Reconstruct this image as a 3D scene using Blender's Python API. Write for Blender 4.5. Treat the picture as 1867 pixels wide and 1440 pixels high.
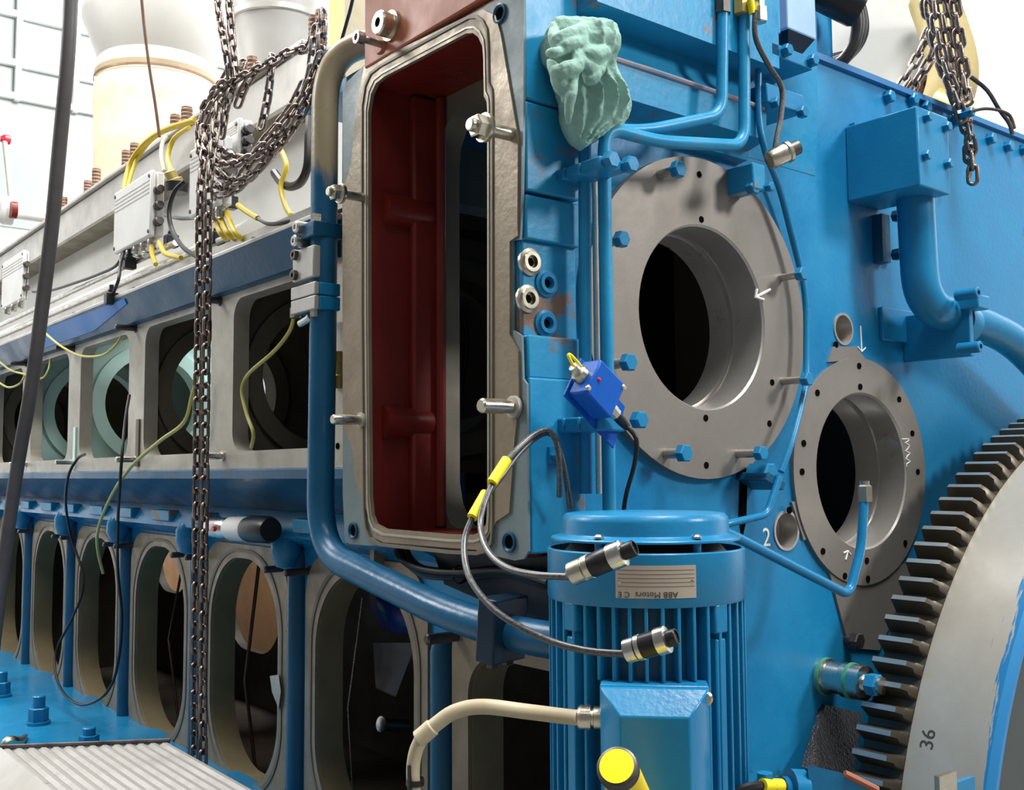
import bpy, bmesh, math, random
from mathutils import Vector, Matrix, Quaternion
from mathutils.geometry import tessellate_polygon
random.seed(7)
SC = bpy.context.scene
COL = SC.collection
for o in list(bpy.data.objects): bpy.data.objects.remove(o)

# ------------------------------------------------------------------ camera
FPX = 1920.08
YAW, PIT, ROL = math.radians(51.6517), math.radians(4.2231), math.radians(-0.35645)
cy_, sy_ = math.cos(YAW), math.sin(YAW)
_r = Vector((sy_, -cy_, 0)); _w = Vector((cy_, sy_, 0)); _u = Vector((0, 0, 1))
FW = _w*math.cos(PIT) + _u*math.sin(PIT); _u2 = -_w*math.sin(PIT) + _u*math.cos(PIT)
RT = _r*math.cos(ROL) + _u2*math.sin(ROL); UP = -_r*math.sin(ROL) + _u2*math.cos(ROL)
CAM = Vector((-1.194, -1.484, 1.6))
cd = bpy.data.cameras.new('camera'); cam = bpy.data.objects.new('camera', cd); COL.objects.link(cam)
cd.sensor_width = 36; cd.lens = 36*FPX/1867; cd.clip_start = .02; cd.clip_end = 100
M3 = Matrix((RT, UP, -FW)).transposed()
cam.matrix_world = Matrix.Translation(CAM) @ M3.to_4x4()
SC.camera = cam
# measured points: where the sight line of a photo pixel meets a real plane of the engine
def ray(px, py): return FW + RT*((px-933.5)/FPX) - UP*((py-720)/FPX)
def S(px, py, X): d = ray(px, py); return CAM + d*((X-CAM.x)/d.x)
def E(px, py, Y): d = ray(px, py); return CAM + d*((Y-CAM.y)/d.y)
def H(px, py, Z): d = ray(px, py); return CAM + d*((Z-CAM.z)/d.z)
def D(px, py, t): return CAM + ray(px, py)*t
def depth(p): return (Vector(p)-CAM).dot(FW)
def YX(px, py, X): d = ray(px, py); return CAM.y + (X-CAM.x)*d.y/d.x

# ------------------------------------------------------------------ light
W = bpy.data.worlds.new('hall_light'); SC.world = W; W.use_nodes = True
bg = W.node_tree.nodes['Background']; bg.inputs[0].default_value = (.95, .98, 1, 1); bg.inputs[1].default_value = .19
def area(name, loc, target, size, power, color=(1, 1, 1), sy=None):
    l = bpy.data.lights.new(name, 'AREA'); l.energy = power; l.color = color; l.size = size
    if sy: l.shape = 'RECTANGLE'; l.size_y = sy
    o = bpy.data.objects.new(name, l); COL.objects.link(o); o.location = loc
    o.rotation_euler = (Vector(target)-Vector(loc)).to_track_quat('-Z', 'Y').to_euler(); return o
area('hall_skylight', (1.2, 3.2, 6.5), (1.1, 3.2, 0), 3.0, 1200, (1, .99, .96), 7)
area('hall_skylight', (.5, -1.6, 6.4), (.5, -1.4, 0), 1.8, 390, (1, .99, .97))
area('hall_window_light', (-3.4, 5.2, 5.2), (.1, 1.2, 2.1), 1.4, 170, (1, .99, .97))
area('added_glare_light', (-2.1, -2.9, 6.3), (-.05, -.45, 1.25), 1.1, 35)  # added light, meant to put glare on the motor terminal box
area('wall_fill_light', (3.0, 6.0, 8.0), (3.2, 11, 4.0), 2.5, 1000)  # added fill light that whitens the left hall wall
area('wall_fill_light', (5.5, 3.0, 8.0), (9.0, 4.0, 4.5), 2.5, 1300)  # added fill light that whitens the right hall wall
area('hall_floodlight', (4.4, -6.0, 5.6), (.9, 0, 1.8), 1.3, 410, (1, .98, .95))
SC.view_settings.view_transform = 'Standard'; SC.view_settings.look = 'None'
SC.view_settings.gamma = 1; SC.view_settings.exposure = 0.0

# ------------------------------------------------------------------ materials
def mat(name, base, rough=.5, metal=0, var=None, scale=6, bump=0, bscale=60, spots=None, spscale=5, spth=.62, coat=0, aniso=None, rvar=.12, stretch=(1, 1, 1), detail=8):
    m = bpy.data.materials.new(name); m.use_nodes = True; nt = m.node_tree; N = nt.nodes; L = nt.links
    b = N['Principled BSDF']; b.inputs['Specular IOR Level'].default_value = .3 if not metal else .5; b.inputs['Metallic'].default_value = metal; b.inputs['Roughness'].default_value = rough
    if coat: b.inputs['Coat Weight'].default_value = coat; b.inputs['Coat Roughness'].default_value = .12
    tc = N.new('ShaderNodeTexCoord'); mp = N.new('ShaderNodeMapping'); L.new(tc.outputs['Object'], mp.inputs[0]); mp.inputs['Scale'].default_value = stretch
    b.inputs['Base Color'].default_value = (*base, 1)
    out = None
    if var:
        n = N.new('ShaderNodeTexNoise'); n.inputs['Scale'].default_value = scale; n.inputs['Detail'].default_value = detail; n.inputs['Roughness'].default_value = .62
        L.new(mp.outputs[0], n.inputs[0])
        r = N.new('ShaderNodeValToRGB'); r.color_ramp.elements[0].position = .32; r.color_ramp.elements[1].position = .7
        r.color_ramp.elements[0].color = (*base, 1); r.color_ramp.elements[1].color = (*var, 1)
        L.new(n.outputs[0], r.inputs[0]); out = r.outputs[0]
        rr = N.new('ShaderNodeMapRange'); rr.inputs[1].default_value = .3; rr.inputs[2].default_value = .7
        rr.inputs[3].default_value = max(.03, rough-rvar); rr.inputs[4].default_value = min(1, rough+rvar); L.new(n.outputs[0], rr.inputs[0]); L.new(rr.outputs[0], b.inputs['Roughness'])
    if spots:
        n2 = N.new('ShaderNodeTexNoise'); n2.inputs['Scale'].default_value = spscale; n2.inputs['Detail'].default_value = 10; n2.inputs['Roughness'].default_value = .7
        L.new(tc.outputs['Object'], n2.inputs[0])
        r2 = N.new('ShaderNodeValToRGB'); r2.color_ramp.elements[0].position = spth; r2.color_ramp.elements[1].position = spth+.05
        L.new(n2.outputs[0], r2.inputs[0])
        mx = N.new('ShaderNodeMix'); mx.data_type = 'RGBA'; L.new(r2.outputs[0], mx.inputs[0])
        if out: L.new(out, mx.inputs[6])
        else: mx.inputs[6].default_value = (*base, 1)
        mx.inputs[7].default_value = (*spots, 1); out = mx.outputs[2]
    if out: L.new(out, b.inputs['Base Color'])
    if bump:
        n3 = N.new('ShaderNodeTexNoise'); n3.inputs['Scale'].default_value = bscale; n3.inputs['Detail'].default_value = 4
        L.new(mp.outputs[0], n3.inputs[0])
        bp = N.new('ShaderNodeBump'); bp.inputs['Strength'].default_value = bump; bp.inputs['Distance'].default_value = .004
        L.new(n3.outputs[0], bp.inputs['Height']); L.new(bp.outputs[0], b.inputs['Normal'])
    return m
M = {}
M['blue'] = mat('engine_blue_paint', (.007, .155, .35), .36, 0, (.012, .22, .43), 4, .14, 70, (.03, .06, .09), 7, .66)
M['blue_worn'] = mat('worn_blue_paint', (.009, .2, .40), .38, 0, (.02, .28, .5), 5, .16, 60, (.2, .125, .09), 4.5, .565)
M['blue_dull'] = mat('grey_blue_paint', (.045, .16, .34), .42, 0, (.022, .16, .38), 1.6, .2, 80)
M['blue_shade'] = mat('shaded_blue_paint', (.004, .058, .125), .36, 0, (.008, .08, .16), 5, .2, 60)  # engine blue darkened: shade of ribs, undercut and beam put into it
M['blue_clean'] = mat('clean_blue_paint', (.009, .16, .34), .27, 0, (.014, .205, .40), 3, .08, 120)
M['royal'] = mat('royal_blue_enamel', (.006, .085, .4), .3, 0, (.01, .105, .46), 3)
M['royal_strip'] = mat('bright_blue_strip', (.01, .15, .5), .4, 0, (.02, .2, .56), 4)
M['machined'] = mat('machined_steel', (.27, .25, .225), .46, .5, (.19, .172, .15), 4, .04, 120, (.12, .1, .07), 3, .67)
M['bore'] = mat('bored_steel', (.5, .475, .44), .34, .6, (.4, .38, .35), 8, .02, 160)
M['seat'] = mat('oily_machined_seat', (.27, .215, .145), .42, .3, (.17, .135, .088), 9, .2, 60, (.3, .2, .07), 6, .68)
M['seat_grey'] = mat('grey_machined_pillar', (.42, .39, .33), .45, .3, (.32, .3, .25), 7, .15, 60)
M['bluegrey'] = mat('grey_green_primer', (.16, .21, .22), .5, .1, (.11, .15, .16), 6, .15, 60)
M['steel'] = mat('bright_steel', (.62, .6, .56), .28, 1, (.5, .48, .44), 20)
M['zinc'] = mat('zinc_plated_bolt', (.62, .57, .46), .3, 1, (.5, .46, .36), 25)
M['dark_steel'] = mat('dark_steel', (.07, .06, .055), .4, .8, (.13, .11, .1), 20)
M['rust_steel'] = mat('rusty_stud_steel', (.13, .075, .05), .5, .6, (.2, .12, .08), 30)
M['chain'] = mat('oily_chain_steel', (.16, .135, .12), .3, .9, (.26, .2, .17), 40, .2, 200)
M['red'] = mat('red_oxide_paint', (.12, .011, .008), .36, 0, (.17, .017, .011), 5, .12, 60)
M['red_plate'] = mat('faded_red_plate', (.4, .11, .055), .45, 0, (.29, .1, .055), 5, .12, 60, (.2, .13, .07), 5, .66)
M['worn_pink'] = mat('rubbed_bare_edge', (.45, .3, .26), .5, .2, (.1, .22, .36), 9)
M['shade_black_blue'] = mat('shade_blackened_blue', (.004, .014, .03), .35, 0, (.006, .025, .05), 5)  # blue blackened to hold the shade below housing and box
M['blue_sheen'] = mat('blue_with_sheen', (.3, .45, .7), .3, 0, (.34, .5, .74), 4)  # sheen of the box front put into the base colour
M['tan'] = mat('tan_lagging', (.42, .33, .15), .8, 0, (.3, .25, .12), 6, .3, 30)
M['bag'] = mat('dark_blue_plastic_film', (.004, .02, .12), .3, 0, (.006, .03, .16), 6)
M['mint'] = mat('mint_green_primer', (.5, .76, .71), .5, 0, (.56, .8, .75), 4)
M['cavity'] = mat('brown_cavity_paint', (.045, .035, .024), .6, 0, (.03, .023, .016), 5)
M['cream_in'] = mat('yellowed_primer', (.2, .16, .085), .5, 0, (.14, .11, .06), 5)
M['olive'] = mat('grey_olive_cast', (.17, .15, .11), .55, .1, (.12, .105, .08), 6)
M['rubber'] = mat('black_rubber', (.012, .012, .013), .42)
M['hose'] = mat('grey_hose_rubber', (.1, .09, .09), .5, 0, (.075, .068, .068), 10)
M['braid'] = mat('braided_cable', (.06, .06, .06), .35, .6, (.14, .14, .14), 250)
M['plastic'] = mat('black_plastic', (.015, .015, .016), .35)
M['yellow'] = mat('yellow_paint', (.75, .58, .01), .4, 0, None, spots=(.03, .025, .02), spscale=7, spth=.6)
M['ylabel'] = mat('yellow_sleeve', (.85, .68, .01), .45)
M['ywire'] = mat('yellow_green_wire', (.5, .44, .12), .45, 0, (.38, .4, .14), 20)
M['ycable'] = mat('yellow_cable', (.5, .37, .025), .45)
M['brass'] = mat('brassy_yellow_metal', (.6, .45, .16), .4, .5, (.45, .34, .12), 6)
M['alu'] = mat('aluminium_panel', (.5, .485, .45), .4, .4, (.36, .345, .315), 5, .08, 60)
M['box'] = mat('light_grey_box', (.66, .66, .64), .45, 0, (.58, .57, .54), 5)
M['white'] = mat('white_wall_paint', (.86, .87, .88), .7, 0, (.8, .81, .82), .7)
M['cream'] = mat('cream_insulation', (.5, .4, .25), .75, 0, (.6, .52, .38), 5, .35, 20)
M['galv'] = mat('galvanised_duct', (.42, .41, .38), .5, .1, (.36, .35, .33), 3)
M['casing'] = mat('grey_white_casing', (.6, .6, .57), .5, 0, (.52, .52, .49), 2)
M['cloth'] = mat('green_cotton_cloth', (.2, .37, .31), .85, 0, (.33, .5, .43), 9, .4, 160, (.2, .17, .13), 9, .66)
M['conduit'] = mat('beige_cable_sheath', (.5, .43, .3), .5, 0, (.42, .35, .23), 12)
M['tread'] = mat('worn_aluminium_tread', (.4, .385, .36), .45, .4, (.27, .255, .235), 7, .2, 40, (.12, .11, .1), 12, .66)
M['plate'] = mat('engraved_plate', (.62, .52, .42), .38, .5, (.5, .42, .34), 8)
M['ink'] = mat('dark_lettering', (.06, .05, .045), .6)
M['chalk'] = mat('white_chalk', (.8, .8, .76), .9)
M['rim'] = mat('turned_steel_rim', (.62, .59, .53), .34, .75, (.45, .42, .37), 5, .08, 60)
M['tooth'] = mat('gear_tooth_steel', (.1, .085, .062), .42, .5, (.065, .054, .04), 9)  # dark brown includes the shade between the teeth
M['tip'] = mat('lit_tooth_tip', (.42, .44, .43), .35, .7, (.3, .4, .45), 5)  # pale tone holds the light falling on the tip lands
M['disc'] = mat('dark_flywheel_face', (.05, .06, .06), .5, .3, (.08, .09, .09), 4)
M['board'] = mat('light_patch_tan', (.5, .27, .12), .7, 0, (.43, .22, .09), 8)  # orange tan that stands for the light patches inside the crankcase
M['floor'] = mat('grey_floor', (.25, .25, .25), .6, 0, (.2, .2, .2), 3)
M['shiny'] = mat('crinkled_black_film', (.05, .05, .055), .2, .5, None, bump=1, bscale=160)
M['led'] = mat('red_indicator', (.5, .02, .04), .25)
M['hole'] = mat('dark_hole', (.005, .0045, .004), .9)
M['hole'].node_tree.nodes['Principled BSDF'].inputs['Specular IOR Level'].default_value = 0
M['winframe'] = mat('white_window_frame', (.85, .86, .86), .5)
gm = bpy.data.materials.new('window_glass'); gm.use_nodes = True; gb = gm.node_tree.nodes['Principled BSDF']
gb.inputs['Base Color'].default_value = (.4, .44, .42, 1); gb.inputs['Roughness'].default_value = .15; gb.inputs['Transmission Weight'].default_value = .35; gb.inputs['IOR'].default_value = 1.1
M['glass'] = gm
# pipe painted blue below a ragged line, bare metal above
def pipe_mat():
    m = mat('half_painted_pipe', (.005, .07, .155), .3, 0, (.01, .1, .2), 5, .15, 50)
    nt = m.node_tree; N = nt.nodes; L = nt.links; b = N['Principled BSDF']
    src = b.inputs['Base Color'].links[0].from_socket
    g = N.new('ShaderNodeNewGeometry'); sp = N.new('ShaderNodeSeparateXYZ'); L.new(g.outputs['Position'], sp.inputs[0])
    n = N.new('ShaderNodeTexNoise'); n.inputs['Scale'].default_value = 9; n.inputs['Detail'].default_value = 6
    mr = N.new('ShaderNodeMath'); mr.operation = 'MULTIPLY_ADD'; L.new(n.outputs[0], mr.inputs[0]); mr.inputs[1].default_value = .28; L.new(sp.outputs[2], mr.inputs[2])
    st = N.new('ShaderNodeMapRange'); st.inputs[1].default_value = 2.44; st.inputs[2].default_value = 2.5; L.new(mr.outputs[0], st.inputs[0])
    mx = N.new('ShaderNodeMix'); mx.data_type = 'RGBA'; L.new(st.outputs[0], mx.inputs[0]); L.new(src, mx.inputs[6]); mx.inputs[7].default_value = (.3, .25, .16, 1)
    L.new(mx.outputs[2], b.inputs['Base Color']); return m
M['pipe'] = pipe_mat()
# flange face: turned steel with oil stains at the top
# ------------------------------------------------------------------ mesh helpers
class MB:
    def __init__(s): s.v = []; s.f = []
    def add(s, vs, fs):
        n = len(s.v); s.v += [Vector(v) for v in vs]; s.f += [tuple(i+n for i in f) for f in fs]; return s
    def obox(s, c, ax, ay, az):
        c, ax, ay, az = map(Vector, (c, ax, ay, az)); vs = [c+i*ax+j*ay+k*az for i in (-1, 1) for j in (-1, 1) for k in (-1, 1)]
        return s.add(vs, [(0, 1, 3, 2), (4, 6, 7, 5), (0, 4, 5, 1), (2, 3, 7, 6), (0, 2, 6, 4), (1, 5, 7, 3)])
    def box(s, a, b):
        a, b = Vector(a), Vector(b); c = (a+b)/2; d = (b-a)/2
        return s.obox(c, (d.x, 0, 0), (0, d.y, 0), (0, 0, d.z))
    def ring(s, c, ax, r, n, rot=0):
        ax = Vector(ax).normalized(); t = ax.orthogonal().normalized() if abs(ax.z) > .9 else ax.cross(Vector((0, 0, 1))).normalized()
        q = ax.cross(t); return [Vector(c)+t*(r*math.cos(rot+i*2*math.pi/n))+q*(r*math.sin(rot+i*2*math.pi/n)) for i in range(n)]
    def loft(s, rings, cap0=True, cap1=True, closed=False):
        n = len(rings[0]); vs = [v for r in rings for v in r]; fs = []
        m = len(rings)
        for k in range(m if closed else m-1):
            a = k*n; b = ((k+1) % m)*n
            for i in range(n): fs.append((a+i, a+(i+1) % n, b+(i+1) % n, b+i))
        if cap0 and not closed: fs.append(tuple(range(n))[::-1])
        if cap1 and not closed: fs.append(tuple(range((m-1)*n, m*n)))
        return s.add(vs, fs)
    def cyl(s, p0, p1, r0, r1=None, n=20, rot=0):
        r1 = r0 if r1 is None else r1; p0, p1 = Vector(p0), Vector(p1); a = p1-p0
        return s.loft([s.ring(p0, a, r0, n, rot), s.ring(p1, a, r1, n, rot)])
    def lathe(s, o, ax, prof, n=40, closed=False, cap=True):
        o = Vector(o); ax = Vector(ax).normalized()
        return s.loft([s.ring(o+ax*h, ax, max(r, 1e-4), n) for r, h in prof], cap, cap, closed)
    def tube(s, pts, r, n=10, cap=True):
        pts = [Vector(p) for p in pts]; m = len(pts); rs = r if isinstance(r, (list, tuple)) else [r]*m
        tg = [(pts[min(i+1, m-1)]-pts[max(i-1, 0)]).normalized() for i in range(m)]
        u = tg[0].orthogonal().normalized(); rings = []
        for i in range(m):
            u = (u-tg[i]*u.dot(tg[i])).normalized(); q = tg[i].cross(u)
            rings.append([pts[i]+u*(rs[i]*math.cos(k*2*math.pi/n))+q*(rs[i]*math.sin(k*2*math.pi/n)) for k in range(n)])
        return s.loft(rings, cap, cap)
    def poly(s, loops, f, d0, d1):
        """prism of an outline with holes; f(u, v, d) -> point"""
        tri = tessellate_polygon([[Vector((u, v, 0)) for u, v in lp] for lp in loops])
        flat = [p for lp in loops for p in lp]; n = len(flat)
        vs = [f(u, v, d0) for u, v in flat]+[f(u, v, d1) for u, v in flat]
        fs = [tuple(t) for t in tri]+[tuple(i+n for i in reversed(t)) for t in tri]; k = 0
        for lp in loops:
            m = len(lp)
            for i in range(m): a = k+i; b = k+(i+1) % m; fs.append((a, b, b+n, a+n))
            k += m
        return s.add(vs, fs)
    def wall(s, cells, f, d0, d1):
        """one wall from side by side cells (outline, hole or None), welded into one piece"""
        for o, h in cells:
            if not h:
                n = len(o); s.add([f(u, v, d0) for u, v in o]+[f(u, v, d1) for u, v in o], [tuple(range(n)), tuple(range(2*n-1, n-1, -1))]); continue
            cx = sum(p[0] for p in h)/len(h); cy = sum(p[1] for p in h)/len(h)
            ang = sorted(set(round(math.atan2(v-cy, u-cx), 6) for u, v in list(h)+list(o)))
            def hit(lp, a):
                dx, dy = math.cos(a), math.sin(a); best = None
                for i in range(len(lp)):
                    (x0, y0), (x1, y1) = lp[i], lp[(i+1) % len(lp)]; ex, ey = x1-x0, y1-y0; dt = dx*ey-dy*ex
                    if abs(dt) < 1e-12: continue
                    t = ((x0-cx)*ey-(y0-cy)*ex)/dt; q = ((x0-cx)*dy-(y0-cy)*dx)/dt
                    if t > 0 and -1e-6 <= q <= 1+1e-6 and (best is None or t > best): best = t
                return (cx+dx*best, cy+dy*best)
            hi = [hit(h, a) for a in ang]; ho = [hit(o, a) for a in ang]; n = len(ang)
            vs = [f(u, v, d) for d in (d0, d1) for lp in (hi, ho) for u, v in lp]; fs = []
            for i in range(n):
                j = (i+1) % n; fs += [(i, j, n+j, n+i), (2*n+i, 3*n+i, 3*n+j, 2*n+j), (i, 2*n+i, 2*n+j, j)]
            s.add(vs, fs)
        s.weld = True; return s
    weld = False
    def mesh(s, name, origin=(0, 0, 0), angle=34):
        me = bpy.data.meshes.new(name); o = Vector(origin)
        me.from_pydata([v-o for v in s.v], [], s.f)
        bm = bmesh.new(); bm.from_mesh(me)
        if s.weld: bmesh.ops.remove_doubles(bm, verts=bm.verts, dist=1e-5)
        bmesh.ops.recalc_face_normals(bm, faces=bm.faces); bm.to_mesh(me); bm.free()
        me.polygons.foreach_set('use_smooth', [True]*len(me.polygons)); me.set_sharp_from_angle(angle=math.radians(angle)); return me
def world_loc(o):
    p = Vector()
    while o: p += o.location; o = o.parent
    return p
def part(name, mb, m, parent, label=None, bev=0, sub=0, angle=34):
    o = bpy.data.objects.new(name, mb.mesh(name, world_loc(parent), angle)); COL.objects.link(o); o.parent = parent
    o.data.materials.append(M[m] if isinstance(m, str) else m)
    if label: o['label'] = label
    mods(o, bev, sub); return o
def mods(o, bev, sub):
    if bev:
        b = o.modifiers.new('bevel', 'BEVEL'); b.width = bev; b.segments = 2; b.limit_method = 'ANGLE'; b.angle_limit = math.radians(40); b.harden_normals = False
    if sub:
        b = o.modifiers.new('sub', 'SUBSURF'); b.levels = sub; b.render_levels = sub
def tag(o, label, cat, group=None):
    o['label'] = label; o['category'] = cat
    if group: o['group'] = group
    return o
def thing(name, label, cat, loc=(0, 0, 0), group=None):
    o = bpy.data.objects.new(name, None); COL.objects.link(o); o.location = loc; o.empty_display_size = .05; return tag(o, label, cat, group)
def solo(name, mb, m, label, cat, group=None, bev=0, sub=0, angle=34):
    mn = Vector([min(v[i] for v in mb.v) for i in range(3)]); mx = Vector([max(v[i] for v in mb.v) for i in range(3)])
    org = Vector(((mn.x+mx.x)/2, (mn.y+mx.y)/2, mn.z))
    o = bpy.data.objects.new(name, mb.mesh(name, org, angle)); COL.objects.link(o); o.location = org
    o.data.materials.append(M[m] if isinstance(m, str) else m); mods(o, bev, sub); return tag(o, label, cat, group)
def struct(name, mb, m):
    o = bpy.data.objects.new(name, mb.mesh(name)); COL.objects.link(o); o.data.materials.append(M[m]); o['kind'] = 'structure'; return o
def copy_tree(o, parent=None):
    c = o.copy(); COL.objects.link(c)
    if parent: c.parent = parent
    for ch in list(o.children): copy_tree(ch, c)
    return c
def smooth(pts, k=6):
    pts = [Vector(p) for p in pts]; out = []
    for i in range(len(pts)-1):
        a = pts[max(i-1, 0)]; b = pts[i]; c = pts[i+1]; d = pts[min(i+2, len(pts)-1)]
        for j in range(k):
            t = j/k; out.append(.5*((2*b)+(c-a)*t+(2*a-5*b+4*c-d)*t*t+(3*b-a-3*c+d)*t**3))
    return out+[pts[-1]]
def fillet(pts, r, k=7):
    pts = [Vector(p) for p in pts]; out = [pts[0]]
    for i in range(1, len(pts)-1):
        a, b, c = pts[i-1], pts[i], pts[i+1]; d1 = min(r, (a-b).length*.48); d2 = min(r, (c-b).length*.48)
        p = b+(a-b).normalized()*d1; q = b+(c-b).normalized()*d2
        for j in range(k+1): t = j/k; out.append(p*(1-t)**2+b*2*t*(1-t)+q*t*t)
    return out+[pts[-1]]
def rrect(x0, x1, y0, y1, r, k=8):
    out = []
    for cx, cy, a0 in ((x1-r, y1-r, 0), (x0+r, y1-r, 90), (x0+r, y0+r, 180), (x1-r, y0+r, 270)):
        for j in range(k+1): a = math.radians(a0+90*j/k); out.append((cx+r*math.cos(a), cy+r*math.sin(a)))
    return out
def circ(cx, cy, r, n=56): return [(cx+r*math.cos(i*2*math.pi/n), cy+r*math.sin(i*2*math.pi/n)) for i in range(n)]
fS = lambda u, v, d: Vector((d, u, v))      # outlines in (Y, Z), depth along X
fE = lambda u, v, d: Vector((u, d, v))      # outlines in (X, Z), depth along Y
Xv, Yv, Zv = Vector((1, 0, 0)), Vector((0, 1, 0)), Vector((0, 0, 1))
# ------------------------------------------------------------------ hall
struct('floor', MB().box((-9, -9, -.1), (12, 14, 0)), 'floor')
struct('wall_left', MB().box((-9, 11, 0), (9.2, 11.2, 9)), 'white')
struct('wall_right', MB().box((9, -5, 0), (9.2, 11, 9)), 'white')
win = struct('window_1', MB().box((1.2, 10.965, 4.35), (5.2, 10.99, 8.2)), 'glass')
wf = MB()
p00 = E(30, 185, 10.95); p01 = E(0, 110, 10.95); p02 = E(0, 20, 10.95)
for z in (p00.z+.05, p01.z, p02.z, p02.z+.55): wf.box((1.1, 10.9, z-.035), (5.3, 10.97, z+.035))
for k in range(8): x = p00.x+k*.62-.62; wf.box((x-.03, 10.885, p00.z), (x+.03, 10.968, p02.z+.6))
part('window_frame', wf, 'winframe', win)

# ------------------------------------------------------------------ engine block
XU, XL, YW, PI_ = .10, .29, .06, .766
PIL = [1.581+PI_*k for k in range(-1, 6)]
YEND = PIL[-1]+.3
block = thing('engine_block', 'large blue marine diesel engine block with open crankcase and camshaft doors', 'engine', (XL, 1.0, .45))
ZT, ZB = 2.125, 1.668
cells = []
ys = [.66]+PIL+[YEND]
for i in range(len(ys)-1):
    y0, y1 = ys[i], ys[i+1]; hole = rrect(y0+.083, y1-.083, ZB, ZT, .06) if 0 < i < len(ys)-2 else None
    cells.append(([(y0, 1.605), (y1, 1.605), (y1, 2.26), (y0, 2.26)], hole))
part('camshaft_door_face', MB().wall(cells, fS, XU, XU+.05), 'seat_grey', block, 'grey machined face around upper openings')
# undercut band and shoulder below it
ZS = S(300, 918, XL-.03).z
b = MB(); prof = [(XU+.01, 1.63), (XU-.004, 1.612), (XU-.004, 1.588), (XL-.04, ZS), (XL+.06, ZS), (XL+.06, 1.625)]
b.poly([prof], lambda u, v, d: Vector((u, d, v)), .66, YEND); part('undercut_band', b, 'blue_shade', block, 'blue undercut band with shade in its colour below upper openings')
part('lower_shoulder', MB().box((XL-.03, YW, 1.385), (XL+.05, .665, 1.44)), 'blue_shade', block)
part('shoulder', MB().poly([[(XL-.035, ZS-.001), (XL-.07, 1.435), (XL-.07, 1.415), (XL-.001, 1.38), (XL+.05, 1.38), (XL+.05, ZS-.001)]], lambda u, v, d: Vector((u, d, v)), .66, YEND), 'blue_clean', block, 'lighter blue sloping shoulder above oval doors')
CEN = [1.046+.767*k for k in range(7)]
OW, OZ0, OZ1 = .262, .61, 1.325
YD0, YD1 = .14, .55; ZD = S(930, 1205, XL).z
ys = [YW, CEN[0]-.384]+[c+.384 for c in CEN]; ys[-1] = YEND
cells = []
for i in range(len(ys)-1):
    y0, y1 = ys[i], ys[i+1]
    hole = rrect(YD0-.015, YD1+.015, .55, ZD+.015, .1) if i == 0 else rrect(CEN[i-1]-OW-.02, CEN[i-1]+OW+.02, OZ0-.02, OZ1+.02, .24)
    cells.append(([(y0, .3), (y1, .3), (y1, 1.42), (y0, 1.42)], hole))
part('crankcase_wall', MB().wall(cells, fS, XL, XL+.05), 'blue', block)
rng = random.Random(3)
for c in CEN:
    out = rrect(c-OW-.062, c+OW+.062, OZ0-.05, OZ1+.045, .13)
    part('door_seat', MB().poly([out, rrect(c-OW, c+OW, OZ0, OZ1, .235, 12)], fS, XL-.01, XL+.02), 'seat', block, 'oily machined seat around oval crankcase opening')
    part('gasket_line', MB().poly([rrect(c-OW-.032, c+OW+.032, OZ0-.028, OZ1+.03, .25, 12), rrect(c-OW-.02, c+OW+.02, OZ0-.018, OZ1+.02, .245, 12)], fS, XL-.013, XL-.008), 'olive', block)
    part('opening_rim', MB().poly([rrect(c-OW-.004, c+OW+.004, OZ0-.004, OZ1+.004, .238, 12), rrect(c-OW+.003, c+OW-.003, OZ0+.003, OZ1-.003, .232, 12)], fS, XL+.0, XL+.08), 'cream_in', block, 'yellowed inner rim of oval opening')
out = rrect(YD0-.07, YD1+.065, .5, ZD+.06, .06)
part('door_seat', MB().poly([out, rrect(YD0, YD1, .57, ZD, .1, 10)], fS, XL-.012, XL+.02), 'seat', block, 'stained machined seat of low square opening')
part('opening_rim', MB().poly([rrect(YD0-.004, YD1+.004, .566, ZD+.004, .102, 10), rrect(YD0+.003, YD1-.003, .573, ZD-.003, .098, 10)], fS, XL, XL+.09), 'cream_in', block)
for i, c in enumerate([CEN[0]-.384]+CEN):
    y = c+.384 if i else .662
    top = 1.385 if i else ZD+.03
    part('rib', MB().lathe((XL, y, .3), Zv, [(.036, 0), (.036, top-.34), (.028, top-.31), (.0, top-.298)], 20), 'blue_shade', block)  # same paint as the wall; the shaded look is in the colour
    if i: part('rib_boss', MB().lathe((XL-.045, y, 1.375), Zv, [(.0, -.06), (.03, -.05), (.045, -.01), (.045, .03), (.03, .055), (0, .06)], 20), 'blue_clean', block)
    if i: part('shoulder_lug', MB().box((XL-.085, y+.09, 1.432), (XL-.03, y+.27, ZS-.02)), 'blue_worn', block, bev=.004)
    if i: part('shoulder_lug', MB().box((XL-.085, y-.27, 1.432), (XL-.03, y-.12, ZS-.02)), 'blue_worn', block, bev=.004)
def peg(p, l=.085, r=.0105):
    return MB().lathe(p, -Xv, [(r*1.5, -.005), (r*1.5, .006), (r, .007), (r, l-.004), (r*.7, l)], 14)
for i, c in enumerate(CEN):
    for s in (-1, 1):
        if i == 0 and s < 0: continue
        part('dowel_stud', peg((XL, c+s*.315, OZ1-.012)), 'dark_steel', block)
part('dowel_stud', peg((XL, YD1+.045, ZD+.035), .1, .013), 'dark_steel', block)
for y in PIL[1:]:
    part('dowel_stud', peg((XU, y+.02, ZT+.01), .075), 'dark_steel', block)
    part('dowel_stud', peg((XU, y-.02, ZB-.012), .075), 'steel', block)
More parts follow.
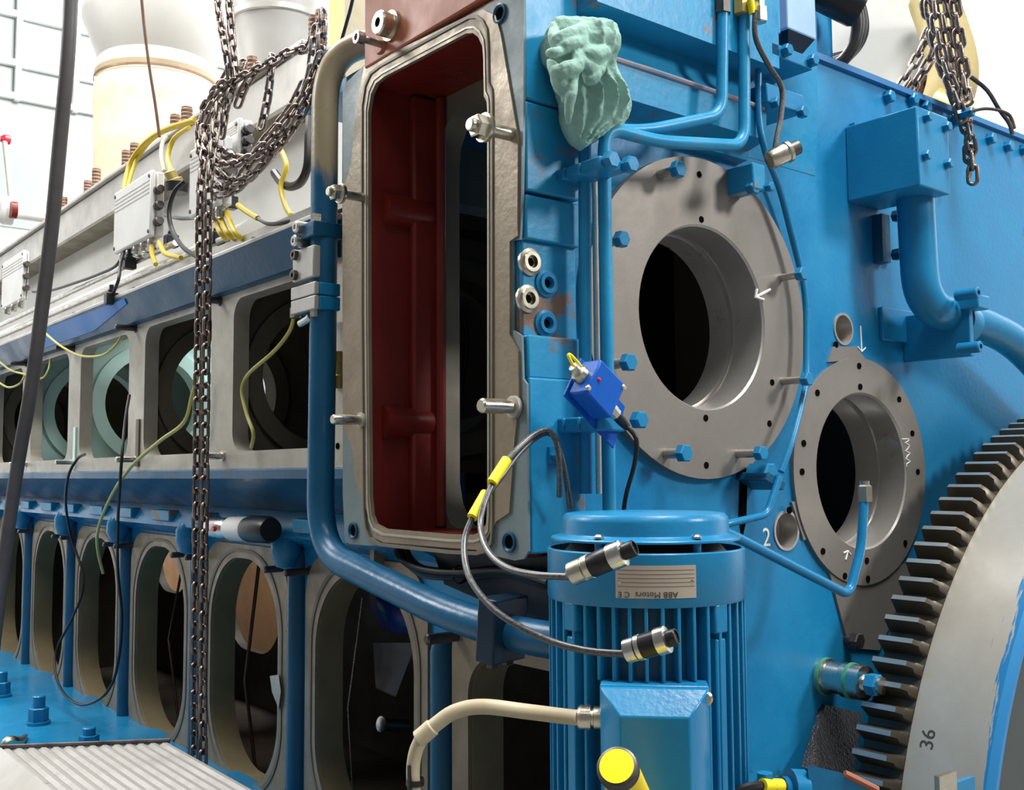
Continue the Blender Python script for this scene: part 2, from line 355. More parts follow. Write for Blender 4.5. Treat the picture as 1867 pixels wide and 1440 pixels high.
# camshaft gallery: webs with bearing bores, floor, roof, back
cw = E(274, 738, PIL[3]); WX, WZ, WR = cw.x, cw.z, (E(274, 650, PIL[3]).z-E(274, 822, PIL[3]).z)/2
for i, y in enumerate(PIL):
    mint = i == 3
    m = 'mint' if i in (3, 4) else 'olive'
    part('bearing_web', MB().poly([[(XU+.05, 1.63), (.95, 1.63), (.95, 2.26), (XU+.05, 2.26)], circ(WX, WZ, WR)], fE, y-.025, y+.025), m, block, 'mint green web seen through opening' if mint else None)
    part('bearing_ring', MB().lathe((WX, y, WZ), Yv, [(WR, -.045), (WR+.055, -.045), (WR+.055, .045), (WR, .045)], 48, closed=True), m, block)
    if mint or i == 2: part('web_gusset', MB().box((WX-WR-.12, y-.05, 1.63), (WX-WR-.095, y-.02, 1.80)), m, block)
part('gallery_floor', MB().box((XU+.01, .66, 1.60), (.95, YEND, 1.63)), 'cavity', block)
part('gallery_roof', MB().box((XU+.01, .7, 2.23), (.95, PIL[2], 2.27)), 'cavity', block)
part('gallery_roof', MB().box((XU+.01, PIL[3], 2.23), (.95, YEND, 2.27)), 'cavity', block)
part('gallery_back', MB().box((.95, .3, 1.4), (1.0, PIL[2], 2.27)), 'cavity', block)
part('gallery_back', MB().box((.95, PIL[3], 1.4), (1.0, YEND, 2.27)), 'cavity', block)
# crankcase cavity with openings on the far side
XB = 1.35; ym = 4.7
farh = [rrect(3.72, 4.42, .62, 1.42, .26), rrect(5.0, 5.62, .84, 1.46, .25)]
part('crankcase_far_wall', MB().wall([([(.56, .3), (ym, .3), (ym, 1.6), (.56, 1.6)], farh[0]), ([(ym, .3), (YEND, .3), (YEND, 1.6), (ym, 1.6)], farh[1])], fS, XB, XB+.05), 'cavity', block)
solo('light_patch_board', MB().box((XB+.35, 3.3, .05), (XB+.37, 8.2, 1.9)), 'board', 'tan board added beyond the far crankcase openings for their orange light patches', 'board')  # board added so orange light patches show through the openings
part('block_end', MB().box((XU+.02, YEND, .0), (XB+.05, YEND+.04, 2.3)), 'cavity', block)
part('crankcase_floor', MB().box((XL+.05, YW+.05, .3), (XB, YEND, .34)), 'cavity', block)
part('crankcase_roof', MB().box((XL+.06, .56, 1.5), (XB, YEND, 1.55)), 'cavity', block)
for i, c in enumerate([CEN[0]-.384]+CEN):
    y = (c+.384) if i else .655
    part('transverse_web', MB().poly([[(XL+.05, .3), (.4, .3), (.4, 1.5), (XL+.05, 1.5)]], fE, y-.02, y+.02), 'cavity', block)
# end wall with bores
ZTOP = 2.632; XR = 3.2
c1 = (.552, 1.936); R1, r1 = .352, .2
c2 = (1.146, 1.60); R2, r2 = .285, .193
pk1 = E(1537, 600, YW); pk2 = E(1433, 967, YW)
xs = (.8, .919)
ew = [([(XL, 0), (xs[0], 0), (xs[0], 1.52), (XL, 1.52)], None), ([(.16, 1.52), (XL, 1.52), (xs[0], 1.52), (xs[0], ZTOP), (.16, ZTOP)], circ(*c1, r1+.03)),
      ([(xs[0], 0), (xs[1], 0), (xs[1], 1.87), (xs[1], ZTOP), (xs[0], ZTOP)], circ(pk2.x, pk2.z, .044, 24)),
      ([(xs[1], 0), (XR, 0), (XR, 1.87), (xs[1], 1.87)], circ(*c2, r2+.025)),
      ([(xs[1], 1.87), (XR, 1.87), (XR, ZTOP), (xs[1], ZTOP)], circ(pk1.x, pk1.z, .038, 24))]
part('end_wall', MB().wall(ew, fE, YW, YW+.06), 'blue', block)
def bore(c, R, r, y0, y1):
    part('bore_seat', MB().poly([circ(*c, R, 72), circ(*c, r+.004, 72)], fE, y0, YW+.01), 'machined', block, 'bare machined ring around bore')
    part('bore_liner', MB().lathe((c[0], 0, c[1]), Yv, [(r+.0042, y0+.0005), (r, y0+.005), (r, .125), (r+.008, .127), (r+.008, .137), (r-.004, .139), (r-.004, .2), (r+.028, .2), (r+.028, y0+.02)], 72, closed=True), 'bore', block, 'bright bored liner with groove')
bore(c1, R1, r1, .042, .2); bore(c2, R2, r2, .05, .2)
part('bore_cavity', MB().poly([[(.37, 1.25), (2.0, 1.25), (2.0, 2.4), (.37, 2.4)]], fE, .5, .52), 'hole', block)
for p, r in ((pk1, .038), (pk2, .044)):
    part('oil_pocket', MB().lathe((p.x, 0, p.z), Yv, [(r+.003, YW+.0), (r+.003, YW-.003), (r-.003, YW-.003), (r-.003, YW+.05), (r*.7, YW+.056), (0, YW+.058)], 28, cap=False), 'bore', block, 'small machined oil pocket')
for quad in (((1545, 1180), (1600, 1185), (1665, 1030), (1500, 1010)), ((1517, 632), (1557, 632), (1575, 655), (1507, 660)), ((1440, 915), (1478, 905), (1500, 960), (1462, 985))):
    q = [E(x, y, YW) for x, y in quad]; part('machined_lobe', MB().poly([[(p.x, p.z) for p in q]], fE, YW-.006, YW+.004), 'machined', block)
def thole(px, py, Y, r=.0065):
    p = E(px, py, Y); part('threaded_hole', MB().lathe((p.x, Y, p.z), -Yv, [(r*1.25, -.003), (r*1.25, .0006), (0, .0008)], 14), 'hole', block)
for x, y in ((1275, 318), (1279, 400), (1408, 697), (1403, 772), (1288, 848), (1287, 762)): thole(x, y, .0415, .006)
for x, y in ((1567, 667), (1491, 716), (1640, 728), (1569, 705), (1463, 860), (1466, 808), (1674, 860), (1664, 790), (1501, 1005), (1541, 1050), (1583, 1055), (1651, 990), (1581, 1022), (1440, 930), (1525, 628)): thole(x, y, .0485 if y > 640 else YW-.006)
part('oil_streak', MB().poly([[(E(x, y, YW).x, E(x, y, YW).z) for x, y in ((1342, 838), (1358, 836), (1362, 880), (1360, 950), (1352, 985), (1346, 940), (1348, 880))]], fE, YW-.0012, YW), 'hole', block, 'black oil streak under the bolt')
# upper left of the end face: stepped ledges
ze = lambda px, py, Y=0: E(px, py, Y).z
XA, XBq = .146, .70
z1, z2, z3 = E(1190, 45, -.05).z, E(1200, 135, -.02).z, E(1197, 195, -.02).z
led = MB(); prof = [(YW+.05, 3.3), (-.06, 3.3), (-.06, z1), (.012, z1-.004), (.0, z2+.03), (-.022, z2), (-.018, z3), (.03, z3-.012), (.035, 2.31), (YW+.05, 2.30)]
led.poly([prof], lambda u, v, d: Vector((d, u, v)), XA, XBq); part('stepped_ledge', led, 'blue_worn', block, 'worn blue stepped ledge above large bore')
part('worn_edge', MB().tube([(XA+.02, -.021, z2), (.35, -.023, z2+.001), (XBq-.01, -.021, z2)], .006, 8), 'worn_pink', block, 'rubbed pinkish bare edge of ledge')
led2 = MB(); prof = [(YW+.05, 3.3), (.045, 3.3), (.045, 2.5), (.059, 2.33), (YW+.05, 2.32)]
led2.poly([prof], lambda u, v, d: Vector((d, u, v)), XBq, .99); part('upper_end_panel', led2, 'blue_worn', block)
# head deck above
for ya, yb_, xe_ in ((.75, PIL[2], .62), (PIL[2], PIL[3], .36), (PIL[3], YEND, .62)): part('head_deck', MB().box((XU, ya, 2.272), (xe_, yb_, 2.31)), 'alu', block)
# top rail along the upper doors
zr = S(433, 460, .05).z; yr1 = S(590, 395, .05).y
rl = thing('rail_beam', 'long blue channel beam above upper openings with shade and top glare in its colours', 'beam', (.05, yr1, 2.15))
part('beam_web', MB().poly([[(.03, zr), (XU-.001, zr), (XU-.001, 2.145), (.075, 2.15)]], lambda u, v, d: Vector((u, d, v)), yr1, YEND), 'blue_shade', rl)  # shade of the down-facing side put into the darker blue
part('top_flange', MB().box((.035, yr1-.01, zr), (.099, YEND, zr+.016)), 'alu', rl, 'pale top edge with glare in its colour', bev=.004)  # pale metal instead of blue carries the glare from above
fB = lambda u, v, d: Vector((.03+(zr-v)*.045/(zr-2.15)+d, u, v))
part('blue_sheet', MB().poly([[(S(230, 570, .04).y, zr-.012), (S(232, 578, .045).y, zr-.03), (S(165, 612, .05).y, 2.165), (S(60, 640, .05).y, 2.165), (S(60, 625, .04).y, zr-.005)]], fB, -.004, .004), 'royal_strip', rl, 'bright royal blue strip')
for x in (135, 205, 245, 463): 
    p = S(x, 560-(x-205)*.42-8, .07); part('rail_screw', MB().lathe((.07, p.y, zr+.014), Zv, [(.016, 0), (.016, .008), (.009, .009), (.009, .02), (0, .021)], 14), 'steel', rl)

# ------------------------------------------------------------------ gear housing with open side
hz0 = S(800, 1003, 0).z
gh = thing('gear_housing', 'open blue gear housing with red interior and bare machined flange', 'housing', (.1, .3, hz0))
def so(pts, X=0): return [(S(x, y, X).y, S(x, y, X).z) for x, y in pts]
inner = so([(700, 140), (849, 61), (862, 60), (872, 68), (879, 84), (881, 110), (882, 175), (887, 186), (888, 200), (888, 925), (886, 955), (876, 970), (862, 975), (817, 974), (701, 964), (684, 955), (677, 938), (674, 905), (671, 560), (671, 205), (676, 172), (685, 152)])
outer = so([(661, 118), (924, -8), (952, -20), (951, 220), (949, 350), (945, 436), (932, 438), (932, 600), (948, 612), (950, 690), (957, 700), (960, 1005), (952, 1019), (935, 1022), (884, 1010), (866, 1003), (700, 992), (675, 995), (634, 992), (626, 985), (622, 900), (622, 165), (628, 150)])
cxi, czi = sum(p[0] for p in inner)/len(inner), sum(p[1] for p in inner)/len(inner)
def off(lp, d): return [(cxi+(y-cxi)*(1+d/.3), czi+(z-czi)*(1+d/.46)) for y, z in lp]
part('flange', MB().poly([outer, off(inner, .004)], fS, .004, .009), 'bluegrey', gh, 'grey green flange edge')
pad = so([(664, 120), (880, 17), (903, 28), (912, 60), (944, 250), (943, 430), (929, 440), (929, 610), (944, 640), (946, 730), (938, 800), (928, 935), (905, 950), (888, 980), (880, 1008), (866, 1002), (700, 989), (682, 980), (668, 930), (648, 880), (642, 820), (625, 770), (624, 350), (640, 300), (648, 200)])
part('machined_face', MB().poly([pad, inner], fS, 0, .009), 'seat', gh, 'bare machined flange face with oil stains')
part('seal_bead', MB().poly([off(inner, .032), off(inner, .026)], fS, -.003, .004), 'olive', gh, 'dark seal line round the opening')
part('seal_bead', MB().poly([off(inner, .012), off(inner, .008)], fS, -.002, .004), 'seat_grey', gh)
yL, yR = outer[-2][0], .0
# red shell
sh = MB(); xb = .19
yi = max(p[0] for p in inner); zt = max(p[1] for p in inner); zb = min(p[1] for p in inner)
part('side_panel', MB().box((.009, yi+.003, zb-.03), (xb, yi+.03, zt+.05)), 'red', gh, 'red painted inner side')
part('side_panel_step', MB().box((.11, yi-.02, zb-.02), (xb, yi+.005, zt)), 'red', gh, bev=.008)
part('bottom_panel', MB().box((.009, .02, zb-.035), (xb+.06, yi+.03, zb-.005)), 'red', gh, bev=.003)
part('top_panel', MB().box((.009, .02, zt+.005), (xb+.06, yi+.03, zt+.04)), 'red', gh)
zR1, zR2 = E(680, 375, yi).z, E(680, 768, yi).z
for z in (zR1, zR2):
    part('inner_rib', MB().lathe((.04, yi+.005, z), Xv, [(.036, 0), (.036, .12), (.03, .142), (.0, .148)], 24), 'red', gh, 'rounded red rib')
part('red_fillet', MB().tube([(xb-.012, yi-.03, zb), (xb-.012, yi-.03, zt)], .012), 'red', gh)
bo = so([(800, 300), (803, 262), (815, 225), (835, 200), (880, 178), (1000, 130), (1000, 990), (850, 975), (822, 955), (806, 920), (800, 880)], xb)
part('back_panel', MB().poly([[(.062, zb-.03), (yi+.03, zb-.03), (yi+.03, zt+.04), (.062, zt+.04)], [(max(y, .08), min(z, zt)) for y, z in bo]], fS, xb, xb+.06), 'olive', gh, 'grey olive inner wall with rounded opening')
part('inner_wall', MB().poly([[(xb+.06, 1.3), (1.4, 1.3), (1.4, 2.62), (xb+.06, 2.62)]], fE, .93, .95), 'olive', gh)
pr = E(838, 655, .9); rr_ = E(838, 545, .9).z-pr.z
part('bearing_ring', MB().lathe((pr.x-.03, .86, pr.z), Yv, [(rr_, 0), (rr_+.05, 0), (rr_+.05, .07), (rr_, .07)], 48, closed=True), 'seat_grey', gh, 'pale bearing ring deep inside')
part('inner_lead', MB().tube(smooth([E(838, 560, .84), E(850, 610, .84), E(845, 680, .84), E(830, 760, .84)]), .008), 'rubber', gh)
# end face of the housing: five stepped strips
def strip(y0, y1, yf, x0=.012):
    a, c = E(960, y0, 0).z, E(960, y1, 0).z
    part('end_strip', MB().box((x0, yf, c), (XA, .05, a)), 'blue_worn', gh, bev=.004)
strip(-60, 182, -.004); strip(186, 348, -.006); strip(354, 436, -.004); strip(434, 612, .008); strip(610, 690, -.008); strip(688, 1010, -.012)
part('end_backing', MB().box((.05, .04, hz0+.02), (XA+.01, .06, 3.2)), 'blue', gh)
part('shell', MB().box((.05, .07, zt+.06), (1.4, .96, zt+.09)), 'blue', gh)  # unseen roof lengthened to keep light out of the interior
part('shell_light_stop', MB().box((.2, yi+.03, 2.24), (.23, .96, zt+.06)), 'blue', gh)  # unseen panel added to stop light reaching the inner wall
part('under_shade_block', MB().poly([[(.0, hz0+.015), (.42, hz0+.015), (.36, hz0-.08), (.0, hz0-.14)]], fS, .08, XL-.04), 'shade_black_blue', gh, 'dark block added for the shade under the housing')  # added dark block standing for the shade under the housing
part('under_lip', MB().box((.03, .40, hz0-.004), (XL, .66, hz0+.006)), 'alu', gh, 'pale lip with a painted glint under the housing')  # pale strip paints the glint on the lower ledge
# red cover plate over the flange
zp = (S(664, 118, 0).z+S(920, -5, 0).z)/2+.004; ypl = S(664, 90, -.004).y
rp = thing('red_cover_plate', 'faded red steel plate bolted above the open housing flange', 'plate', (.01, .3, zp))
part('plate', MB().box((-.004, .012, zp), (.045, ypl, zp+.5)), 'red_plate', rp, bev=.004)
pc = S(714, 48, -.004)
part('screw_plug', MB().lathe(pc, -Xv, [(.034, 0), (.034, .006), (.027, .007), (.027, .032), (.024, .036), (.011, .036), (.0105, .02), (0, .02)], 32), 'zinc', rp, 'large brassy screw plug with socket')
part('plug_socket', MB().lathe(pc, -Xv, [(.0112, .03), (.0112, .0365), (0, .0365)], 6), 'hole', rp)
part('bolt_boss', MB().lathe(S(694, 80, -.004), -Xv, [(.024, 0), (.022, .006), (.012, .0065)], 24), 'red_plate', rp)

def bolt(name, label, group, base, axis, shank, r, hr, hl, mats=('steel', 'blue_clean'), kind='hex', nut=None):
    """a bolt standing out of base along axis: shank, then head (hex or socket)"""
    base, axis = Vector(base), Vector(axis).normalized(); t = thing(name, label, 'bolt', base, group)
    part('shank', MB().lathe(base, axis, [(r, -.004), (r, shank)], 16), mats[0], t)
    if kind == 'hex':
        part('head', MB().lathe(base+axis*shank, axis, [(hr*.88, 0), (hr, hl*.12), (hr, hl*.85), (hr*.86, hl)], 6), mats[1], t, 'painted hex head' if 'blue' in mats[1] else None, angle=25)
    elif kind == 'socket':
        h = part('head', MB().lathe(base+axis*shank, axis, [(hr, 0), (hr, hl*.94), (hr*.92, hl), (hr*.55, hl), (hr*.5, hl*.5), (0, hl*.5)], 20), mats[1], t)
        part('socket', MB().lathe(base+axis*(shank+hl*.6), axis, [(hr*.5, 0), (0, .0005)], 6), 'hole', h)
    elif kind == 'nut':
        part('thread_tip', MB().lathe(base+axis*shank, axis, [(r, 0), (r, hl*1.5), (r*.8, hl*1.62)], 16), mats[0], t)
        part('nut', MB().lathe(base+axis*shank, axis, [(hr*1.22, 0), (hr*1.22, hl*.14), (hr, hl*.2), (hr, hl), (hr*.85, hl*1.1)], 6), mats[1], t, angle=25)
        part('washer', MB().lathe(base+axis*(shank-.001), axis, [(hr*1.2, -.004), (hr*1.25, 0), (hr*1.25, .004), (hr*1.2, .005)], 24), mats[1], t)
    return t
bolt('socket_screw', 'loose socket head screw sticking out of the red plate corner', None, S(694, 80, -.01), -Xv, .045, .0085, .0145, .018, ('steel', 'steel'), 'socket')
xx = S(652, 68, 0)
bolt('flange_stud', 'long threaded stud with nut at mid left of the red housing opening', None, S(662, 360, 0), -Xv, .058, .0105, .0185, .02, ('zinc', 'zinc'), 'nut')
bolt('flange_stud', 'thick threaded stud with large nut at upper right of housing opening', None, S(932, 245, 0), -Xv, .062, .0125, .022, .022, ('zinc', 'zinc'), 'nut')
def pin(label, base, L, r):
    t = thing('flange_stud', label, 'stud', base)
    part('body', MB().lathe(base, -Xv, [(r, -.004), (r, L*.35), (r*1.08, L*.36), (r*1.08, L-.004), (r*.85, L)], 18), 'zinc', t)
    part('collar', MB().lathe(base, -Xv, [(r*1.7, -.001), (r*1.65, .006), (r*1.2, .007)], 18), 'seat_grey', t)
pin('bare stud without nut at lower left of the red housing opening', S(660, 766, 0), .075, .0105)
pin('bare stud without nut at lower right of the red housing opening', S(938, 742, 0), .078, .0125)
for px, py, lab in ((912, 25, 'dark counterbored screw in upper right corner of housing flange'), (645, 967, 'dark counterbored screw in lower left corner of housing flange'), (929, 988, 'dark counterbored screw in lower right corner of housing flange')):
    p = S(px, py, .0035); t = thing('corner_screw', lab, 'screw', p)
    part('ring', MB().lathe(p, -Xv, [(.012, -.003), (.0195, -.002), (.0195, .004), (.016, .005), (.0125, .002), (.012, -.003)], 24), 'blue_shade', t)
    part('socket', MB().lathe(p, -Xv, [(.0125, .0), (0, .0015)], 20), 'hole', t)
# screw plugs on the end strip
for px, py, m, lab in ((965, 478, 'zinc', 'bare steel screw plug, upper one in blue end strip'), (961, 545, 'zinc', 'bare steel screw plug, lower one in blue end strip'), (995, 517, 'blue_clean', 'blue painted screw plug, upper one in blue end strip'), (994, 590, 'blue_clean', 'blue painted screw plug, lower one in blue end strip')):
    p = E(px, py, .008); t = thing('screw_plug', lab, 'plug', p)
    part('collar', MB().lathe(p, -Yv, [(.026, -.002), (.026, .004), (.02, .006), (.019, .011), (.012, .011), (.0105, .002), (0, .002)], 28), m, t)
    part('socket', MB().lathe(p, -Yv, [(.0085, .0), (.0085, .0035), (0, .0035)], 6), 'hole', t)

# ------------------------------------------------------------------ big pipe left of the housing
PX = -.0
pr_ = 24.5*depth(S(590, 500, PX))/1920
pp = [S(720, 62, .10), S(655, 100, .05), S(592, 118, PX), S(592, 300, PX), S(589, 600, PX), S(586, 900, PX)]
pp = [Vector((.12, S(592, 300, PX).y-.16, S(620, 108, PX).z+.06)), Vector((PX, S(592, 300, PX).y, S(598, 96, PX).z)), S(589, 600, PX), S(583, 1005, PX), S(840, 1130, PX-.02), S(1010, 1172, PX+.02), S(1180, 1180, PX+.06)]
bp_ = thing('coolant_pipe', 'thick blue pipe with bare upper bend beside red housing', 'pipe', S(589, 1000, PX))
part('pipe_body', MB().tube(fillet(pp, .13, 10), pr_, 22), 'pipe', bp_)
# lower clamp on the pipe under the housing
q = S(915, 1145, PX-.01); dv = (S(1010, 1172, PX+.02)-S(840, 1130, PX-.02)).normalized(); nz = dv.cross(Vector((-1, 0, 0))).normalized(); nx = dv.cross(nz)
ck = thing('pipe_clamp', 'shade-darkened blue square clamp on the sloping pipe below the housing', 'clamp', q)
part('clamp_block', MB().obox(q, dv*.022, nz*.058, nx*.045), 'shade_black_blue', ck, bev=.004)
part('clamp_screw', MB().lathe(q+nz*.058-nx*.02, nz, [(.012, 0), (.012, .01), (.0, .011)], 6), 'dark_steel', ck)
part('clamp_screw', MB().lathe(q+nz*.058+nx*.02, nz, [(.012, 0), (.012, .01), (.0, .011)], 6), 'dark_steel', ck)
# upper clamps and valve block at rail end
yc = S(589, 420, PX).y; kk = depth(S(589, 420, PX))/1920
def pb(x0, y0, x1, y1, xa, xb2, m, name, par, bev=.003, label=None):
    a, c = S(x0, y0, xa), S(x1, y1, xa); return part(name, MB().box((xa, c.y, c.z), (xb2, a.y, a.z)), m, par, label, bev)
yq = S(589, 500, PX).y-pr_-.004
def pipe_box(x0, x1, x2, y0, y1, m, name, par, front=None, fm=None):
    """block round the pipe: front face from x0 to x1, near side from x1 to x2 in the photo"""
    xa = E(x1, (y0+y1)/2, yq).x; yf = S(x0, (y0+y1)/2, xa).y; xb2 = E(x2, (y0+y1)/2, yq).x
    z0, z1 = S(x1, y1, xa).z, S(x1, y0, xa).z
    if m: part(name, MB().box((xa+(.012 if front else 0), yq, z0), (xb2, max(yf, yq+.066), z1)), m, par, None, .003)
    if front: part(front, MB().box((xa, yq+.001, z0), (xa+.0118, max(yf, yq+.066), z1)), fm, par, 'bright silver front', .002)
    return xa
cu = thing('pipe_clamp', 'blue two bolt clamp holding the thick pipe at beam end', 'clamp', S(589, 440, -.04))
xa = pipe_box(548, 572, 626, 400, 428, 'blue_shade', 'clamp_block', cu)
for x, y in ((548, 415), (545, 440)):
    p = S(x, y, xa); part('clamp_bolt', MB().lathe(p, -Xv, [(.015, -.03), (.015, .012), (.012, .016), (.006, .016), (.006, .008), (0, .008)], 16), 'steel', cu)
part('clamp_bolt', MB().lathe(S(578, 399, xa+.02), Zv, [(.014, -.02), (.014, .01), (.01, .012)], 6), 'steel', cu)
vb = thing('valve_block', 'glossy silver grey block clamped to the thick pipe', 'block', S(560, 590, -.05))
xa = E(574, 480, yq).x; y_f = S(533, 480, xa).y; y_n = S(571, 480, xa).y
part('block_body', MB().box((xa, y_n, S(550, 510, xa).z), (xa+.02, y_f, S(550, 453, xa).z)), 'alu', vb, 'bright silver block', .003)
pipe_box(530, 574, 621, 512, 535, 'blue', 'clamp_half', vb, 'cap_half', 'alu'); pipe_box(530, 574, 621, 537, 562, 'blue', 'clamp_half', vb, 'cap_half', 'alu')
for x, y in ((539, 502), (540, 465)):
    p = S(x, y, xa); part('cap_screw', MB().lathe(p, -Xv, [(.013, -.01), (.013, .01), (.006, .01), (.006, .003), (0, .003)], 16), 'dark_steel', vb)
for x, y in ((539, 571), (576, 569)):
    p = S(x, y, xa+.018); part('nut', MB().lathe(p-Zv*.012, Zv, [(.014, 0), (.014, .024), (.008, .026)], 6), 'zinc', vb)
part('hose_stub', MB().tube(smooth([S(548, 590, -.03), S(560, 583, -.03), S(566, 577, -.03)]), .009), 'steel', vb)
# narrow fittings in the gap between pipe and housing
fp = thing('sensor_fitting', 'slim brassy fitting on pale strip between thick pipe and housing', 'fitting', S(617, 830, .06))
part('strip', MB().box((.06, S(626, 700, .06).y, S(617, 848, .06).z), (.075, S(606, 700, .06).y, S(617, 588, .06).z)), 'seat_grey', fp)
part('fitting', MB().lathe(S(617, 708, .058), Zv, [(.012, 0), (.015, .01), (.015, .03), (.01, .034), (.01, .06), (.013, .062), (.013, .09)], 12), 'brass', fp)
part('hole', MB().lathe(S(616, 813, .06), -Xv, [(.008, 0), (.008, .002), (0, .002)], 16), 'hole', fp)

# ------------------------------------------------------------------ bolts round the large bore
def end_bolt(b, h, hr, label, group=None, mats=('steel', 'blue_clean'), Y0=.042):
    base = E(*b, Y0); y1 = YX(h[0], h[1], base.x); k = depth(base)/1920
    return bolt('hex_bolt', label, group, base, -Yv, max(.02, Y0-y1-.012), hr*.55*k, hr*k, .02, mats)
end_bolt((1203, 319), (1237, 308), 16, 'blue headed hex bolt half screwed in at top of large bore ring')
end_bolt((1114, 441), (1134, 438), 16, 'blue headed hex bolt at upper left of large bore beside the thin pipe')
end_bolt((1118, 664), (1147, 659), 17, 'blue headed hex bolt standing out right of the blue sensor box')
end_bolt((1214, 827), (1248, 824), 17, 'blue headed hex bolt half screwed in at bottom of large bore ring')
end_bolt((1424, 506), (1462, 498), 13, 'hex bolt standing out at right of large bore ring beside chalk arrow')
end_bolt((1427, 695), (1472, 688), 13, 'hex bolt standing out at lower right of large bore ring beside thin pipe')
end_bolt((1345, 827), (1388, 824), 14, 'hex bolt standing out at bottom right of large bore above black streak')
end_bolt((1334, 352), (1374, 342), 14, 'hex bolt standing out at upper right of large bore below the pipe bends')

# ------------------------------------------------------------------ thin pipes on the end face
k2 = 1.97/1920
YP = -.07
t = thing('oil_pipe', 'thin blue pipe bending under the rag and running down beside bore, nearer one', 'pipe', E(1110, 920, YP))
pth = [E(1330, -60, YP), E(1357, 10, YP), E(1357, 266, YP), E(1200, 258, YP), E(1102, 232, YP), E(1102, 330, YP), E(1111, 930, YP), E(1112, 1000, YP)]
part('pipe_body', MB().tube(fillet(pth[1:], .045, 8), 12.5*k2, 14), 'blue_worn', t)
part('pipe_nut', MB().lathe(E(1352, 12, YP), Zv, [(.0, -.02), (.019, -.018), (.019, .02), (.015, .022), (.015, .06)], 6), 'brass', t, 'brassy pipe nut')
Y2 = -.03
t = thing('oil_pipe', 'thin blue pipe behind the nearer one, bending out below the green rag', 'pipe', E(1068, 900, Y2))
pth = [E(1318, 10, YP), E(1316, 210, YP), E(1180, 238, YP+.02), E(1066, 236, Y2), E(1066, 330, Y2), E(1068, 900, Y2)]
part('pipe_body', MB().tube(fillet(pth, .04, 8), 12*k2, 14), 'blue_worn', t)
part('pipe_nut', MB().lathe(E(1318, 10, YP), Zv, [(.0, -.02), (.017, -.018), (.017, .03), (.013, .034), (.013, .06)], 6), 'dark_steel', t)
t = thing('drain_tube', 'slim dark tube in shadow between the two thin blue pipes', 'tube', E(1085, 900, .02))
part('tube_body', MB().tube([E(1084, 330, .02), E(1092, 900, .02)], .006, 10), 'steel', t)
def stack_clamp(y0, y1, lab, bolts):
    a = E(1093, y0, -.125); c = E(1150, y1, -.125); t = thing('pipe_clamp', lab, 'clamp', (a.x, -.02, c.z))
    part('clamp_block', MB().box((a.x, -.125, c.z), (c.x-.012, -.072, a.z)), 'blue_clean', t, bev=.004)
    part('clamp_block', MB().box((a.x, -.07, c.z), (c.x-.014, -.03, a.z)), 'blue_clean', t, bev=.004)
    part('clamp_block', MB().box((a.x, -.028, c.z), (c.x-.012, .0, a.z)), 'blue_clean', t, bev=.004)
    for x, y in bolts:
        p = E(x, y, -.125); part('clamp_bolt', MB().lathe(p, -Yv, [(.016, -.002), (.017, .002), (.017, .014), (.014, .018)], 6), 'blue_clean', t, angle=25)
stack_clamp(282, 318, 'upper blue stacked clamp holding two thin pipes below the rag', [(1108, 294), (1143, 302)])
stack_clamp(757, 787, 'lower blue stacked clamp behind the bright blue sensor box', [(1160, 766)])
# lead running along right of the bore, and vertical tubes
t = thing('control_tube', 'thin bright blue tube curving down the right side of large bore', 'tube', E(1390, 940, .0))
tp_ = [E(1385, 60, -.03), E(1383, 200, -.03), E(1395, 275, -.03), E(1420, 340, .0), E(1450, 450, .01), E(1468, 540, .01), E(1470, 640, .01), E(1468, 705, .0), E(1445, 800, -.02), E(1424, 860, -.02)]
part('tube_body', MB().tube(smooth(tp_), .0075, 12), 'blue_clean', t)
t = thing('control_tube', 'thin bent blue tube behind the motor cap rising from the small bracket', 'tube', E(1330, 960, -.03))
part('tube_body', MB().tube(fillet([E(1422, 868, -.03), E(1398, 938, -.03), E(1325, 955, -.03), E(1200, 1010, .02)], .02), .008, 12), 'blue_clean', t)
t = thing('control_tube', 'bent blue tube with pale end nut standing in front of small bore', 'tube', E(1548, 1085, -.12))
part('tube_body', MB().tube(fillet([E(1300, 960, -.12), E(1340, 978, -.12), E(1548, 1085, -.12), E(1570, 1000, -.12), E(1576, 905, -.12)], .03), .0105, 14), 'blue_clean', t)
pn = E(1577, 908, -.12)
part('end_nut', MB().lathe(pn, Zv, [(.0165, -.008), (.0165, .026), (.012, .03)], 6), 'zinc', t, 'pale zinc end nut', angle=25)
part('tube_end', MB().lathe(pn, Zv, [(.011, .028), (.011, .038), (.007, .038), (.007, .03)], 16), 'steel', t)
q = E(1392, 862, .0)
t = thing('tube_bracket', 'small blue bracket with hex nut below the large bore ring', 'bracket', q)
part('bracket_arm', MB().obox(q+Vector((.01, .02, -.018)), (.03, 0, -.012), (0, .045, 0), (.004, 0, .008)), 'blue_shade', t)
part('bracket_nut', MB().lathe(q, -Yv, [(.024, -.03), (.024, .02), (.02, .024)], 6), 'blue_clean', t, angle=25)
q = E(1385, 322, -.03)
t = thing('tube_bracket', 'small blue tube clip between pipe bend and the grey round connector', 'bracket', q)
part('clip_block', MB().box(q-Vector((.022, .0, .03)), q+Vector((.022, .09, .03))), 'blue_worn', t, bev=.004)
part('clip_screw', MB().lathe(q+Vector((.026, -.0, -.02)), -Yv, [(.011, 0), (.011, .012), (.008, .014)], 6), 'blue_clean', t)

